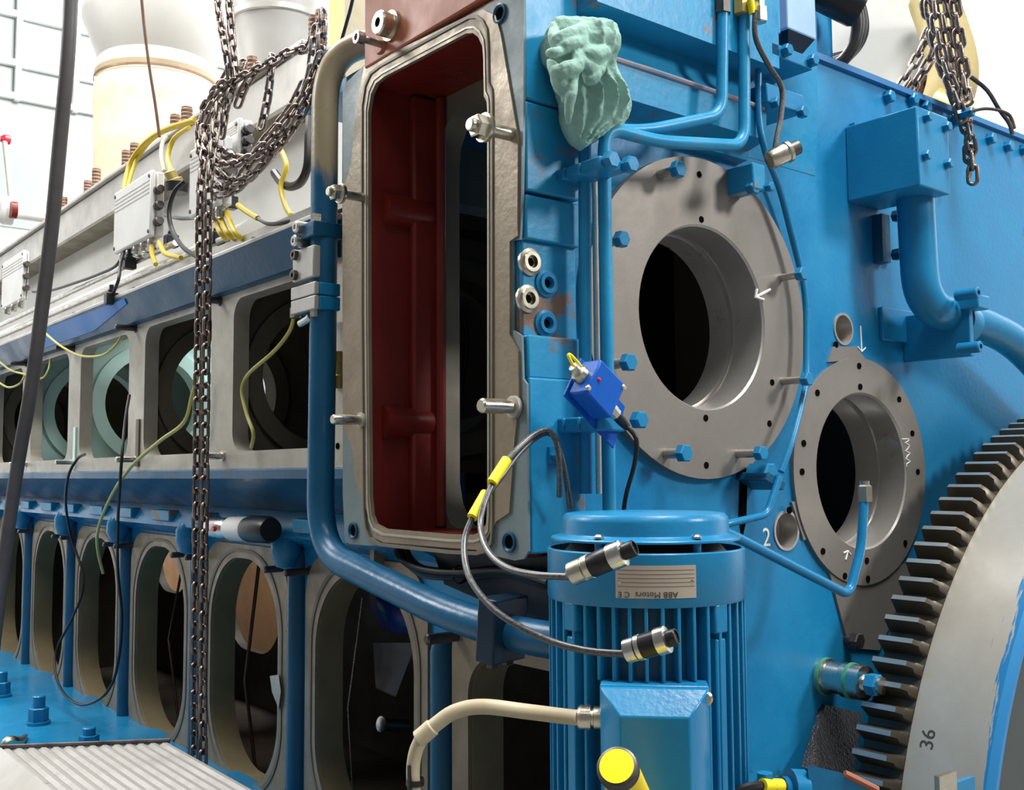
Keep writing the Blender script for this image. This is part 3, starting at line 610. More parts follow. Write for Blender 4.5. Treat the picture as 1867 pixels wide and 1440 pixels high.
# ------------------------------------------------------------------ brackets at top right of end face
def ebox(x0, y0, x1, y1, yf, yb, m, name, par, bev=.003, label=None):
    a, c = E(x0, y0, yf), E(x1, y1, yf); return part(name, MB().box((a.x, yf, c.z), (c.x, yb, a.z)), m, par, label, bev)
def hexb(p, r, h, par, m='blue_clean'): part('bolt_head', MB().lathe(p, -Yv, [(r*.95, -.001), (r, .001), (r, h), (r*.85, h+.003)], 6), m, par, angle=25)
t = thing('support_bracket', 'blue bracket block with two bolts, upper one at top right of end face', 'bracket', E(1440, 130, -.05))
ebox(1406, 75, 1482, 128, -.06, YW, 'blue', 'bracket_block', t); ebox(1398, -300, 1424, 62, -.04, YW, 'blue_worn', 'upright', t)
for x, y in ((1430, 93), (1477, 112)): hexb(E(x, y, -.06), .014, .014, t)
t = thing('support_bracket', 'blue bracket block with two bolts, lower one above grey round connector', 'bracket', E(1430, 220, -.05))
ebox(1398, 150, 1466, 208, -.05, YW, 'blue', 'bracket_block', t)
for x, y in ((1411, 190), (1458, 206)): hexb(E(x, y, -.05), .014, .014, t)
t = thing('cover_box', 'blue box with sheen in its colour cut by the top edge beside black hoses', 'box', E(1462, 80, -.1))
a, c = E(1434, 0, -.03), E(1489, 73, -.03)
part('box_body', MB().box((a.x, -.03, c.z), (c.x, .04, c.z+.5)), 'blue_sheen', t, bev=.004)  # lighter than the engine blue: sheen is painted in
part('box_foot', MB().loft([[(a.x+.005, -.028, c.z), (c.x-.005, -.028, c.z), (c.x-.005, .05, c.z), (a.x+.005, .05, c.z)], [(a.x+.03, -.01, c.z-.035), (c.x-.03, -.01, c.z-.035), (c.x-.03, .045, c.z-.035), (a.x+.03, .045, c.z-.035)]]), 'shade_black_blue', t)
t = thing('side_column', 'tall blue column at top right rising behind sheen-toned blue box', 'column', E(1500, 100, .07))
a = E(1488, 0, .1); c = E(1517, 60, .1); part('column_body', MB().box((a.x, .1, 2.5), (c.x, .3, 3.6)), 'blue', t)

# ------------------------------------------------------------------ right side: block, wall pipe, bracket, bolts
xb0 = E(1545, 372, YW).x; yb0 = YX(1674, 265, xb0); xb1 = E(1731, 280, yb0).x; zb0 = E(1678, 338, yb0).z; zb1 = E(1671, 192, yb0).z
t = thing('manifold_block', 'square blue block with four bolts on the right of end wall', 'block', (xb0, YW, zb0))
part('block_body', MB().box((xb0, yb0, zb0), (xb1, YW, zb1)), 'blue_clean', t, bev=.004)
for x, y in ((1687, 214), (1722, 232), (1685, 284), (1725, 299)): hexb(E(x, y, yb0), .0125, .013, t)
hexb(E(1742, 212, .0), .014, .05, t); part('weld_strip', MB().box((xb0+.02, YW-.015, zb1-.01), (xb0+.1, YW, zb1+.012)), 'blue', t)
YC = -.06; rw = 33*depth(E(1675, 450, YC))/1920
t = thing('wall_pipe', 'thick blue pipe dropping from square block and turning right', 'pipe', E(1675, 500, YC))
wp = [E(1667, 335, YC), E(1672, 420, YC), E(1680, 560, YC), E(1775, 585, YC-.01), E(1850, 620, YC-.02), E(1960, 740, YC-.02)]
part('pipe_body', MB().tube(fillet(wp, .1, 10), rw, 24), 'blue_clean', t)
part('pipe_flange', MB().lathe(E(1667, 337, YC)-Zv*.012, Zv, [(rw, 0), (rw+.008, 0), (rw+.008, .014), (rw, .014)], 28, closed=True), 'blue', t)
xk = E(1647, 660, YW).x; yk = YX(1770, 649, xk)
zk0 = E(1647, 660, YW).z; zk1 = E(1612, 575, YW).z
t = thing('pipe_bracket', 'blue wall bracket plate carrying the thick pipe bend', 'bracket', (xk, YW, zk0))
part('plate', MB().box((xk, yk, zk0), (xk+.02, YW, zk1+.005)), 'blue', t, bev=.003)
part('foot', MB().box((xk-.11, YW-.012, zk0+.05), (xk+.07, YW, zk1+.02)), 'blue', t, bev=.003)
part('saddle', MB().box((xk-.01, yk-.03, zk1-.0), (xk+.05, yk+.05, zk1+.035)), 'blue_clean', t, bev=.004)
q1 = E(1752, 590, YC-.01); ax = (wp[4]-wp[3]).normalized()
part('pipe_strap', MB().lathe(q1-ax*.022, ax, [(rw+.001, 0), (rw+.007, 0), (rw+.007, .044), (rw+.001, .044)], 28, closed=True), 'blue_clean', t)
for x, y in ((1772, 535), (1776, 633)):
    p = E(x, y, yk-.03); part('socket_bolt', MB().lathe(p+Yv*.04, -Yv, [(.0145, 0), (.0145, .055), (.012, .058), (.007, .058), (.007, .05), (0, .05)], 20), 'blue_clean', t)
t = thing('side_clip', 'dark clip with two screws on wall left of the thick pipe', 'clip', E(1622, 440, .03))
part('clip_plate', MB().box((E(1608, 400, .03).x, .03, E(1620, 478, .03).z), (E(1622, 400, .03).x, YW, E(1620, 392, .03).z)), 'blue_shade', t)
for y in (395, 465): hexb(E(1630, y, .04), .016, .02, t, 'blue_shade')
top = [(1616, 178), (1659, 183), (1683, 197), (1738, 222), (1802, 254), (1834, 268), (1863, 274)]
for i, (x, y) in enumerate(top):
    lab = ['leftmost blue hex bolt under the sloping top edge of end wall', 'second blue hex bolt from left under the sloping wall edge', 'third blue hex bolt under the wall edge, above square block', 'blue hex bolt under the wall edge just left of hanging chain', 'blue hex bolt under the wall edge just right of hanging chain', 'last but one blue hex bolt under the wall edge at right', 'rightmost blue hex bolt under the wall edge at picture border'][i]
    p = E(x, y, YW); tt = thing('edge_bolt', lab, 'bolt', p, 'bolts along the end wall top')
    part('bolt_head', MB().lathe(p, -Yv, [(.016, -.002), (.017, .001), (.017, .018), (.014, .021)], 6), 'blue_clean', tt, angle=25)
part('wall_top_lip', MB().box((.99, YW-.012, ZTOP-.004), (XR, YW+.08, ZTOP+.012)), 'blue_dull', block)
q = E(1533, 75, YW)

# ------------------------------------------------------------------ flywheel with toothed ring
GC = (2.07, .552); GR, RR = 1.233, 1.193
fw = thing('flywheel', 'huge steel flywheel with toothed rim at the lower right', 'flywheel', (GC[0], -.2, .0))
ctr = Vector((GC[0], 0, GC[1]))
def rim_mat():
    m = mat('part_painted_rim', (.64, .6, .52), .36, .3, (.44, .4, .33), 3, .04, 60); nt = m.node_tree; N = nt.nodes; L = nt.links; b = N['Principled BSDF']
    src = b.inputs['Base Color'].links[0].from_socket; g = N.new('ShaderNodeNewGeometry'); sp = N.new('ShaderNodeSeparateXYZ'); L.new(g.outputs['Position'], sp.inputs[0])
    n = N.new('ShaderNodeTexNoise'); n.inputs['Scale'].default_value = 7; n.inputs['Detail'].default_value = 8; n.inputs['Roughness'].default_value = .7
    ma = N.new('ShaderNodeMath'); ma.operation = 'MULTIPLY_ADD'; L.new(n.outputs[0], ma.inputs[0]); ma.inputs[1].default_value = .17; L.new(sp.outputs[1], ma.inputs[2])
    st = N.new('ShaderNodeMapRange'); st.inputs[1].default_value = -.249; st.inputs[2].default_value = -.244; L.new(ma.outputs[0], st.inputs[0])
    mx = N.new('ShaderNodeMix'); mx.data_type = 'RGBA'; L.new(st.outputs[0], mx.inputs[0]); mx.inputs[6].default_value = (.02, .2, .45, 1); L.new(src, mx.inputs[7])
    L.new(mx.outputs[2], b.inputs['Base Color'])
    me = N.new('ShaderNodeMath'); me.operation = 'MULTIPLY'; L.new(st.outputs[0], me.inputs[0]); me.inputs[1].default_value = .4; L.new(me.outputs[0], b.inputs['Metallic']); return m
M['rimp'] = rim_mat()
part('rim', MB().lathe(ctr, -Yv, [(.4, .16), (RR, .16), (RR+.001, .17), (RR+.001, .345), (RR-.01, .36), (RR-.022, .36), (RR-.022, .33), (.4, .33)], 288, closed=True), 'rimp', fw, 'bare steel rim with remains of blue paint at front edge')
part('web', MB().lathe(ctr, -Yv, [(0, .2), (RR-.021, .2), (RR-.021, .352), (0, .352)], 144), 'disc', fw, 'dark flywheel face')
part('gear_ring', MB().lathe(ctr, -Yv, [(RR-.06, .052), (RR, .052), (RR, .162), (RR-.06, .162)], 288, closed=True), 'tooth', fw)
hw0, hw1 = .0185, .0058
def tooth(bm, bt, a):
    er = Vector((math.cos(a), 0, math.sin(a))); et = Vector((-math.sin(a), 0, math.cos(a)))
    def sec(y, rt):
        rm = min(RR+.018, rt-.003); P = lambda r_, w: ctr+er*r_+et*w-Yv*y
        return [P(RR-.002, -hw0), P(rm, -hw0*.66), P(rt, -hw1), P(rt, hw1), P(rm, hw0*.66), P(RR-.002, hw0)]
    bm.loft([sec(.05, GR-.003), sec(.054, GR), sec(.138, GR), sec(.15, GR-.012), sec(.159, RR+.006)])
    bt.loft([[p+er*.0006 for p in (ctr+er*GR-et*hw1-Yv*y, ctr+er*GR+et*hw1-Yv*y, ctr+er*(GR-.002)+et*hw1-Yv*y, ctr+er*(GR-.002)-et*hw1-Yv*y)] for y in (.053, .1385)])
a0 = math.atan2(E(1560, 1324, -.05).z-GC[1], E(1560, 1324, -.05).x-GC[0]); st = math.radians(2.5)
rest, restt = MB(), MB()
for k in range(144):
    a = a0-(k-6)*st
    if k < 40:
        bm, bt = MB(), MB(); tooth(bm, bt, a); o = part('tooth', bm, 'tooth', fw); part('tip_land', bt, 'tip', o, 'tip with light in its colour')
    else: tooth(rest, restt, a)
o = part('tooth_row', rest, 'tooth', fw); o['kind'] = 'stuff'
# pickup on the wheel face
q = D(1745, 1425, depth(E(1745, 1425, -.42))); t = thing('pickup_bracket', 'small pale bracket with blue end in front of the flywheel rim at bottom edge', 'bracket', q)
part('bracket_plate', MB().box((E(1703, 1412, -.42).x, -.43, q.z-.2), (E(1735, 1412, -.42).x, -.42, E(1715, 1410, -.42).z)), 'zinc', t)
part('bracket_end', MB().box((E(1735, 1412, -.42).x, -.43, q.z-.2), (E(1768, 1412, -.42).x, -.42, E(1750, 1420, -.42).z)), 'blue_clean', t)
# shaft coupling between wall and gear
ps = E(1500, 1232, YW)
t = thing('turning_shaft', 'short bright steel coupling with green rings between wall and gear teeth', 'shaft', ps)
part('sleeve', MB().lathe(ps, -Yv, [(.043, -.01), (.043, .018), (.037, .02), (.035, .06), (.04, .062), (.04, .115), (.02, .116), (.02, .16)], 32), 'steel', t)
for h in (.008, .078): part('green_ring', MB().lathe(ps, -Yv, [(.042 if h > .05 else .0445, h), (.042 if h > .05 else .0445, h+.008)], 32), mat('green_ring_%d' % int(h*1000), (.05, .28, .17), .5), t, 'green ring')
part('head', MB().lathe(ps-Yv*.118, -Yv, [(.018, 0), (.026, .006), (.026, .03), (.02, .036)], 6), 'blue_clean', t)
bolt('hex_bolt', 'dark hex bolt above the steel coupling on end wall', None, E(1542, 1165, YW), -Yv, .02, .013, .021, .022, ('dark_steel', 'dark_steel'))
fm = MB(); qd = [E(1505, 1285, .05), E(1572, 1300, .05), E(1556, 1415, .0), E(1470, 1400, .0)]; 
fm.loft([qd, [p+Vector((0, .015, 0)) for p in qd]])
solo('splash_film', fm, 'shiny', 'crinkled glossy black sheet below the steel coupling', 'sheet')

# ------------------------------------------------------------------ electric motor
MC = D(1176, 1000, 1.72); mx_, my_ = MC.x, MC.y
fd = Vector((CAM.x-mx_, CAM.y-my_, 0)).normalized(); sd = Vector((-fd.y, fd.x, 0))   # sd points to the right of the photo
if sd.dot(RT) < 0: sd = -sd
zt = lambda y, t=1.72: D(1176, y, t).z
mo = thing('electric_motor', 'blue finned electric motor standing upright in front of end wall', 'motor', (mx_, my_, .75))
O = Vector((mx_, my_, 0))
kz = 1.72/1920
zc0, zc1 = zt(978), zt(934)
part('fan_cap', MB().lathe(O, Zv, [(0, zc0+.004), (.146, zc0+.001), (.1535, zc0-.003), (.1535, zc0), (.152, zc0+.0015), (.141, zc0+.0035), (.1365, zc0+.007), (.1355, zc0+.012), (.135, zc1-.012), (.1335, zc1-.006), (.129, zc1-.001), (.122, zc1), (.06, zc1+.002), (0, zc1+.002)], 72), 'blue_clean', mo, 'domed rain cap')
zr0, zr1 = zt(1086), zt(996)
part('fan_cowl', MB().lathe(O, Zv, [(.1575, zr0), (.1595, zr0+.003), (.1595, zr1-.002), (.158, zr1), (.154, zr1), (.154, zr1-.02), (.12, zr1-.022), (.12, zr1-.04), (.154, zr1-.05), (.154, zr0)], 72, closed=True), 'blue_clean', mo, 'round fan cowl')
part('fan_grille', MB().lathe(O, Zv, [(0, zr1-.03), (.153, zr1-.03), (.12, zr1+.006), (.118, zc0-.004), (0, zc0-.004)], 60), 'dark_steel', mo, 'dark gap under the cap')
for px in (1091, 1271):
    s_ = (px-1176)/1920*1.58; p = O+sd*s_+fd*math.sqrt(max(.0, .142**2-s_*s_))
    part('cap_post', MB().cyl(p+Zv*(zr1-.012), p+Zv*(zc0+.0), .0065), 'blue_clean', mo)
    part('cap_screw', MB().lathe(p+Zv*(zc0+.004), Zv, [(.0075, 0), (.0075, .003), (.004, .006), (0, .0065)], 12), 'steel', mo)
zs0 = .86
part('stator', MB().lathe(O, Zv, [(0, zs0), (.137, zs0), (.137, zr0+.008), (.146, zr0+.012), (0, zr0+.012)], 64), 'blue_shade', mo)
for k in range(40):
    a = k*2*math.pi/40; dr = fd*math.cos(a)+sd*math.sin(a); tn = Vector((-dr.y, dr.x, 0))
    zlo = zt(1243, 1.56) if abs(math.sin(a)) < .52 and math.cos(a) > 0 else zs0+.02
    zz = .5*(zlo+zr0+.004)
    part('cooling_fin', MB().obox(O+dr*.1465+Zv*zz, dr*.0115, tn*.0028, Zv*((zr0+.004-zlo)/2)), 'blue_clean', mo, bev=.0015)
for a in (-48, 46):
    dr = fd*math.cos(math.radians(a))+sd*math.sin(math.radians(a)); tn = Vector((-dr.y, dr.x, 0))
    part('lug', MB().obox(O+dr*.148+Zv*(zr0-.02), dr*.01, tn*.014, Zv*.022), 'blue_clean', mo, bev=.003)
    part('corner_rib', MB().obox(O+dr*.144+Zv*((zr0+zs0)/2-.02), dr*.012, tn*.011, Zv*((zr0-zs0)/2-.03)), 'blue_clean', mo, bev=.003)
# terminal box
z_t = zt(1246, 1.55); z_f = zt(1303, 1.505); zb_ = .98
def tb(w, d, za, zb2): return [O+sd*(-w+.01)+fd*d+Zv*za, O+sd*(w+.01)+fd*d+Zv*za, O+sd*(w+.01)+fd*d+Zv*zb2, O+sd*(-w+.01)+fd*d+Zv*zb2]
part('terminal_box', MB().loft([tb(.079, .12, z_t, zb_), tb(.079, .17, z_t, zb_)]), 'blue_clean', mo, bev=.003)
part('terminal_lid', MB().loft([tb(.079, .171, z_t-.002, zb_), tb(.077, .182, z_t-.003, zb_+.002), tb(.049, .215, z_f, zb_+.04)]), 'blue_clean', mo, 'bevelled box lid', bev=.002)
p = O+sd*.083+fd*.185+Zv*zt(1273, 1.52); part('lid_screw', MB().lathe(p-fd*.01, fd, [(.011, -.01), (.011, .006), (.008, .009)], 14), 'zinc', mo)
gp = O-sd*.069+fd*.15+Zv*zt(1306, 1.57)
part('cable_gland', MB().lathe(gp, -sd, [(.017, 0), (.017, .01), (.0135, .011), (.0135, .014), (.0185, .015), (.0185, .03), (.015, .034), (.009, .035)], 20), 'zinc', mo, 'silver cable gland')
part('foot_flange', MB().lathe(O, Zv, [(0, .76), (.13, .76), (.2, .80), (.2, .855), (.155, .875), (0, .875)], 48), 'blue_clean', mo)
part('pump_body', MB().lathe(O, Zv, [(0, 0), (.16, 0), (.16, .06), (.11, .1), (.1, .5), (.13, .765), (0, .77)], 40), 'blue_shade', mo)
for sx, py in ((.178, 1392),):
    p = O+sd*sx+fd*.05; part('foot_bolt', MB().lathe(Vector((p.x, p.y, .855)), Zv, [(.02, -.02), (.02, zt(py, 1.66)-.875), (.013, zt(py, 1.66)-.872), (.013, zt(py, 1.66)-.86)], 6), 'blue_clean', mo)
# rating plate bent round the cowl, mounted upside down
def on_cowl(u, z, r): a = u/.1595; return O+(fd*math.cos(a)+sd*math.sin(a))*r+Zv*z
tf = 1.565
u0, u1 = (1122-1176)/1920*tf, (1267-1176)/1920*tf
u0, u1 = .1595*math.asin(u0/.1595), .1595*math.asin(u1/.1595)
zp0, zp1 = zt(1090, tf), zt(1031, tf)
def plate_mb(ua, ub, za, zb2, r0, r1, n=14):
    b = MB(); b.loft([[on_cowl(ua+(ub-ua)*i/n, za, r0), on_cowl(ua+(ub-ua)*i/n, zb2, r0), on_cowl(ua+(ub-ua)*i/n, zb2, r1), on_cowl(ua+(ub-ua)*i/n, za, r1)] for i in range(n+1)]); return b
rpl = part('rating_plate', plate_mb(u0, u1, zp0, zp1, .1592, .1608), 'plate', mo, 'pale engraved plate riveted upside down')
for k in range(1, 6):
    z = zp1-(zp1-zp0)*(.02+k*.125); part('ruled_line', plate_mb(u0+.004, u1-.003, z, z+.0006, .1607, .1611), 'ink', rpl)
for u in (u0+.006, u1-.007): part('rivet', MB().lathe(on_cowl(u, (zp0+zp1)/2, .1605), fd, [(.003, 0), (.003, .001), (0, .0018)], 10), 'steel', rpl)
def text_mesh(txt, size):
    c = bpy.data.curves.new('lettering', 'FONT'); c.body = txt; c.size = size; c.align_x = 'CENTER'; c.align_y = 'CENTER'; c.resolution_u = 3; c.extrude = .0003
    o = bpy.data.objects.new('lettering', c); COL.objects.link(o); dg = bpy.context.evaluated_depsgraph_get(); dg.update()
    me = bpy.data.meshes.new_from_object(o.evaluated_get(dg)); bpy.data.objects.remove(o); bpy.data.curves.remove(c)
    r = MB(); r.add([v.co.copy() for v in me.vertices], [tuple(p.vertices) for p in me.polygons]); bpy.data.meshes.remove(me); return r
def letters(txt, size, f, m, parent, name='lettering'):
    b = text_mesh(txt, size); b.v = [f(v.x, v.y, v.z) for v in b.v]; return part(name, b, m, parent)
uc = lambda px: .1595*math.asin((px-1176)/1920*tf/.1595)
zl = zp0+(zp1-zp0)*.12
letters('ABB Motors', .0125, lambda x, y, z: on_cowl(uc(1196)-x, zl-y, .1612+z), 'ink', rpl)
letters('C E', .012, lambda x, y, z: on_cowl(uc(1137)-x, zl-y, .1612+z), 'ink', rpl)

# ------------------------------------------------------------------ beige cable from the gland
t1 = 1.585
t = thing('power_cable', 'beige sheathed cable running from the motor gland to a torn end', 'cable', D(960, 1300, t1))
cp_ = [gp-sd*.03, D(1040, 1307, 1.575), D(960, 1297, t1), D(880, 1288, t1), D(830, 1297, t1), D(795, 1320, t1), D(770, 1342, t1)]
part('sheath', MB().tube(smooth(cp_), .0115, 14), 'conduit', t)
part('torn_end', MB().tube(smooth([D(790, 1324, t1), D(772, 1340, t1), D(762, 1348, t1)]), [.0118]+[.0135]*11+[.012]*1, 12), 'conduit', t, 'frayed sheath end')
part('cable_tail', MB().tube(smooth([D(770, 1343, t1), D(758, 1370, t1), D(753, 1405, t1), D(756, 1450, t1), D(760, 1500, t1)]), .0105, 12), 'conduit', t)
part('cable_tie', MB().lathe(D(757, 1425, t1), UP, [(.0125, -.004), (.014, -.004), (.014, .005), (.0125, .005)], 16, closed=True), 'plastic', t)
part('cable_tie', MB().box(D(746, 1425, t1-.01)-Vector((.003, .003, .02)), D(748, 1400, t1-.01)+Vector((.003, .003, .004))), 'plastic', t)

# ------------------------------------------------------------------ sensor box
YF = -.165
qs = [E(*p, YF) for p in ((1096, 654), (1142, 702), (1114, 763), (1069, 714))]
YBk = YX(1035, 713, qs[3].x)
bk = lambda p, y: Vector((p.x, y, p.z))
t = thing('sensor_box', 'bright blue square sensor box mounted tilted on a flat blue plate', 'sensor', E(1090, 790, YBk))
part('box_body', MB().loft([[bk(p, YF) for p in qs], [bk(p, YBk) for p in qs]]), 'royal', t, bev=.0035)
e1 = (qs[2]-qs[3]); e0 = (qs[3]-qs[0]); 
pl = [qs[3]-e1*.06+e0*.1, qs[0]-e1*.06-e0*.05, qs[0]-e1*.06-e0*.05+e1*1.85, qs[3]-e1*.06+e0*.1+e1*2.05]
part('base_plate', MB().loft([[bk(p, YBk+.001) for p in pl], [bk(p, YBk+.005) for p in pl]]), 'royal', t)
cq = (qs[0]+qs[1]+qs[2]+qs[3])/4
for x, y in ((1073, 707), (1137, 706)):
    p = E(x, y, YF); part('lid_screw', MB().lathe(p, -Yv, [(.0052, -.002), (.0052, .001), (.002, .0018), (0, .0005)], 12), 'steel', t)
p = E(1092, 692, YF); part('indicator', MB().lathe(p, -Yv, [(.004, -.001), (.004, .001), (.002, .003), (0, .0035)], 12), 'led', t)
nL = -(qs[2]-qs[3]).normalized()
pm = (qs[0]+qs[3])/2; pm = Vector((pm.x, (YF+YBk)/2+.005, pm.z))
cap = part('connector', MB().lathe(pm, nL, [(.016, -.002), (.0165, .004), (.0155, .012), (.012, .014), (.009, .02), (.009, .027), (.005, .028)], 24), 'zinc', t, 'grey round connector')
part('wire_loop', MB().tube(smooth([pm+nL*.024, pm+nL*.045+Vector((.004, 0, .006)), pm+nL*.055+Vector((.02, 0, .0)), pm+nL*.035+Vector((.034, 0, -.012)), pm+nL*.004+Vector((.036, 0, -.02))]), .0028, 8), 'ylabel', t, 'yellow wire loop')
pb_ = (qs[1]+qs[2])/2; nB = -nL
pb_ = Vector((pb_.x, (YF+YBk)/2, pb_.z)); pb_ = qs[2]*.65+qs[1]*.35; pb_ = Vector((pb_.x, (YF+YBk)/2-.005, pb_.z))
part('socket_nut', MB().lathe(pb_, nB, [(.0125, -.002), (.0125, .012), (.0115, .013), (.0115, .021), (.008, .022)], 8), 'steel', t, 'silver socket nut', angle=25)
pe = pb_+nB*.05
part('plug', MB().lathe(pb_+nB*.02, nB, [(.009, 0), (.009, .018), (.007, .035), (.005, .038)], 16), 'plastic', t)
t = thing('sensor_lead', 'black lead curving down from the bright blue sensor box to the motor', 'cable', E(1140, 915, -.13))
part('lead', MB().tube(smooth([pe, E(1160, 800, -.165), E(1157, 845, -.15), E(1142, 900, -.13), E(1136, 940, -.1)]), .0042, 10), 'rubber', t)

# ------------------------------------------------------------------ two cables with round connectors
def cable(lab, pts, r, conn, slv):
    t = thing('sensor_cable', lab, 'cable', D(*pts[len(pts)//2])); P_ = [D(*p) for p in pts]
    part('braid', MB().tube(smooth(P_, 8), r, 12), 'braid', t)
    a, c = D(*conn[0]), D(*conn[1]); ax = (c-a).normalized(); L = (c-a).length
    part('rear_nut', MB().lathe(a, ax, [(.006, 0), (.0165, L*.07), (.0165, L*.25), (.015, L*.26), (.0175, L*.28), (.0175, L*.36), (.014, L*.37)], 16), 'zinc' if slv[2] else 'steel', t, 'silver rear nut')
    part('grip', MB().lathe(a, ax, [(.0155, L*.34 if slv[2] else L*.12), (.0168, L*.37), (.0168, L*.68), (.0155, L*.7)], 20), 'plastic', t)
    part('lock_ring', MB().lathe(a, ax, [(.0165, L*.64), (.0185, L*.65), (.0185, L*.83), (.015, L*.84)], 18), 'steel', t, 'silver lock ring')
    part('plug_tip', MB().lathe(a, ax, [(.0115, L*.82), (.0115, L*.985), (.0105, L), (.009, L), (.009, L*.97), (0, L*.97)], 18), 'plastic', t)
    s0, s1 = D(*slv[0]), D(*slv[1])
    part('marker_sleeve', MB().tube([s0, s0*.5+s1*.5, s1], r*1.75, 12), 'ylabel', t, 'yellow marker sleeve')
cable('upper black braided cable with silver plug hanging in front of motor nameplate', [(1020, 905, 1.88), (1020, 850, 1.86), (1014, 805, 1.86), (1000, 785, 1.86), (975, 792, 1.84), (940, 822, 1.8), (910, 860, 1.75), (884, 915, 1.71), (876, 960, 1.68), (890, 1005, 1.62), (925, 1035, 1.56), (980, 1048, 1.5), (1036, 1051, 1.46)], .0052, ((1034, 1050, 1.46), (1158, 998, 1.42)), ((924, 838, 1.76), (897, 880, 1.728), 1))
cable('lower black braided cable with silver plug hanging in front of motor fins', [(1040, 925, 1.9), (1030, 860, 1.88), (1016, 810, 1.875), (1002, 790, 1.87), (978, 797, 1.85), (945, 828, 1.81), (915, 868, 1.77), (890, 900, 1.74), (866, 935, 1.71), (847, 985, 1.68), (853, 1045, 1.63), (885, 1095, 1.58), (930, 1132, 1.54), (1000, 1167, 1.5), (1070, 1186, 1.46), (1138, 1192, 1.43)], .0052, ((1136, 1189, 1.43), (1234, 1160, 1.4)), ((886, 899, 1.735), (861, 943, 1.7), 0))
t = thing('cable_clip', 'small blue clip with hex screw on housing edge beside two cables', 'clip', E(1012, 830, -.02))
p = E(1010, 830, -.02); part('clip_plate', MB().box(p+Vector((-.01, 0, -.015)), p+Vector((.02, .012, .015))), 'blue_clean', t); hexb(p, .009, .01, t)
t = thing('cable_loop', 'bundle of black cables looping under the bottom edge of red housing', 'cable', S(820, 1040, .05))
for i, (a, bq) in enumerate(((0, 0), (8, .02), (16, .04), (-6, .03))):
    part('cable_strand', MB().tube(smooth([S(722+i*6, 1000, .03+bq), S(735+i*5, 1022+a*.4, .04+bq), S(775, 1040+a*.5, .03+bq), S(840, 1045+a*.4, .03+bq), S(920, 1040+a*.4, .03+bq), S(1000, 1062+a*.5, .02+bq)]), .0075, 10), 'rubber', t)
part('cable_tie', MB().lathe(S(838, 1047, .045), Yv, [(.017, -.004), (.019, -.004), (.019, .004), (.017, .004)], 20, closed=True), 'plastic', t)

# ------------------------------------------------------------------ grey round connector on its lead
q = E(1400, 290, -.1); ax = (E(1448, 272, -.13)-E(1397, 296, -.1)).normalized()
t = thing('round_connector', 'grey round multi pin connector dangling on black lead right of pipes', 'connector', q)
part('shell', MB().lathe(E(1400, 294, -.1), ax, [(.0, 0), (.018, .003), (.021, .008), (.021, .045), (.0235, .047), (.0235, .054), (.021, .056)], 22), 'zinc', t)
part('coupling', MB().lathe(E(1400, 294, -.1), ax, [(.0155, .05), (.0155, .078), (.0135, .078), (.0135, .072), (0, .072)], 20), 'dark_steel', t)
part('lead', MB().tube(smooth([E(1377, 20, -.1), E(1378, 70, -.1), E(1402, 120, -.1), E(1425, 160, -.1), E(1424, 210, -.1), E(1416, 252, -.1), E(1412, 282, -.1)]), .006, 10), 'braid', t)
p = E(1385, 25, -.1); part('lead_gland', MB().lathe(p, Zv, [(.012, -.02), (.016, -.018), (.016, .012), (.011, .014), (.011, .04)], 6), 'zinc', t, angle=25)
part('yellow_sleeve', MB().cyl(E(1372, 25, -.095), E(1368, 0, -.095), .008), 'ylabel', t)
t = thing('sensor_lead', 'thin black lead running diagonally down the wall right of large bore', 'cable', E(1440, 470, .03))
part('lead', MB().tube(smooth([E(1408, 305, .03), E(1422, 350, .035), E(1440, 420, .04), E(1460, 500, .042), E(1472, 560, .044)]), .006, 8), 'rubber', t)

# ------------------------------------------------------------------ green rag
rg = MB(); YG = -.055
rows = [(38, 1012, 1048, .015), (48, 1006, 1088, .05), (62, 1004, 1104, .075), (84, 1004, 1108, .08), (100, 1006, 1110, .075), (112, 1010, 1112, .062), (130, 1012, 1114, .052), (150, 1020, 1120, .056), (172, 1028, 1130, .058), (196, 1030, 1139, .056), (214, 1029, 1137, .05), (230, 1030, 1126, .042), (244, 1034, 1098, .032), (256, 1040, 1076, .022), (266, 1048, 1064, .012), (270, 1053, 1058, .005)]
rings = []
for y, x0, x1, th in rows:
    ring = []; v = max(0, y-96)/174
    for i in range(72):
        a = i*2*math.pi/72; u = .5+.5*math.cos(a); x = x0+(x1-x0)*u; fr = max(0, -math.sin(a))
        w = u*30+v*3; pl_ = abs(math.sin(w*.5+1.3*math.sin(v*4)))**.7
        p = E(x, y+(10*(u-.3) if y > 215 else 0), YG); p.y += math.sin(a)*th+(.028*(pl_-.6))*fr*min(1, .35+v*1.3); ring.append(p)
    rings.append(ring)
rg.loft(rings)
def fold(pts, r, e=.35):
    pts = [E(x, y, YG-.02-d) for x, y, d in pts]; s3 = smooth(pts, 6); n = len(s3); r *= .78; rg.tube(s3, [max(.004, r*(e+(1-e)*math.sin(math.pi*(i+.5)/n))) for i in range(n)], 12)
fold([(1007, 48, .0), (1012, 74, .02), (1035, 66, .035), (1062, 52, .035), (1066, 40, .02)], .019)
fold([(1008, 42, .0), (1012, 62, .01), (1018, 92, .02), (1034, 84, .04), (1058, 74, .045), (1066, 50, .03)], .017)
fold([(1052, 42, .02), (1060, 62, .04), (1064, 84, .045), (1078, 92, .045), (1090, 78, .03)], .017)
fold([(1078, 62, .02), (1092, 58, .035), (1106, 70, .03), (1110, 96, .02)], .018)
fold([(1058, 90, .045), (1078, 100, .055), (1098, 96, .045), (1112, 86, .02)], .02)
fold([(996, 98, .02), (1012, 96, .035), (1028, 92, .035)], .012)
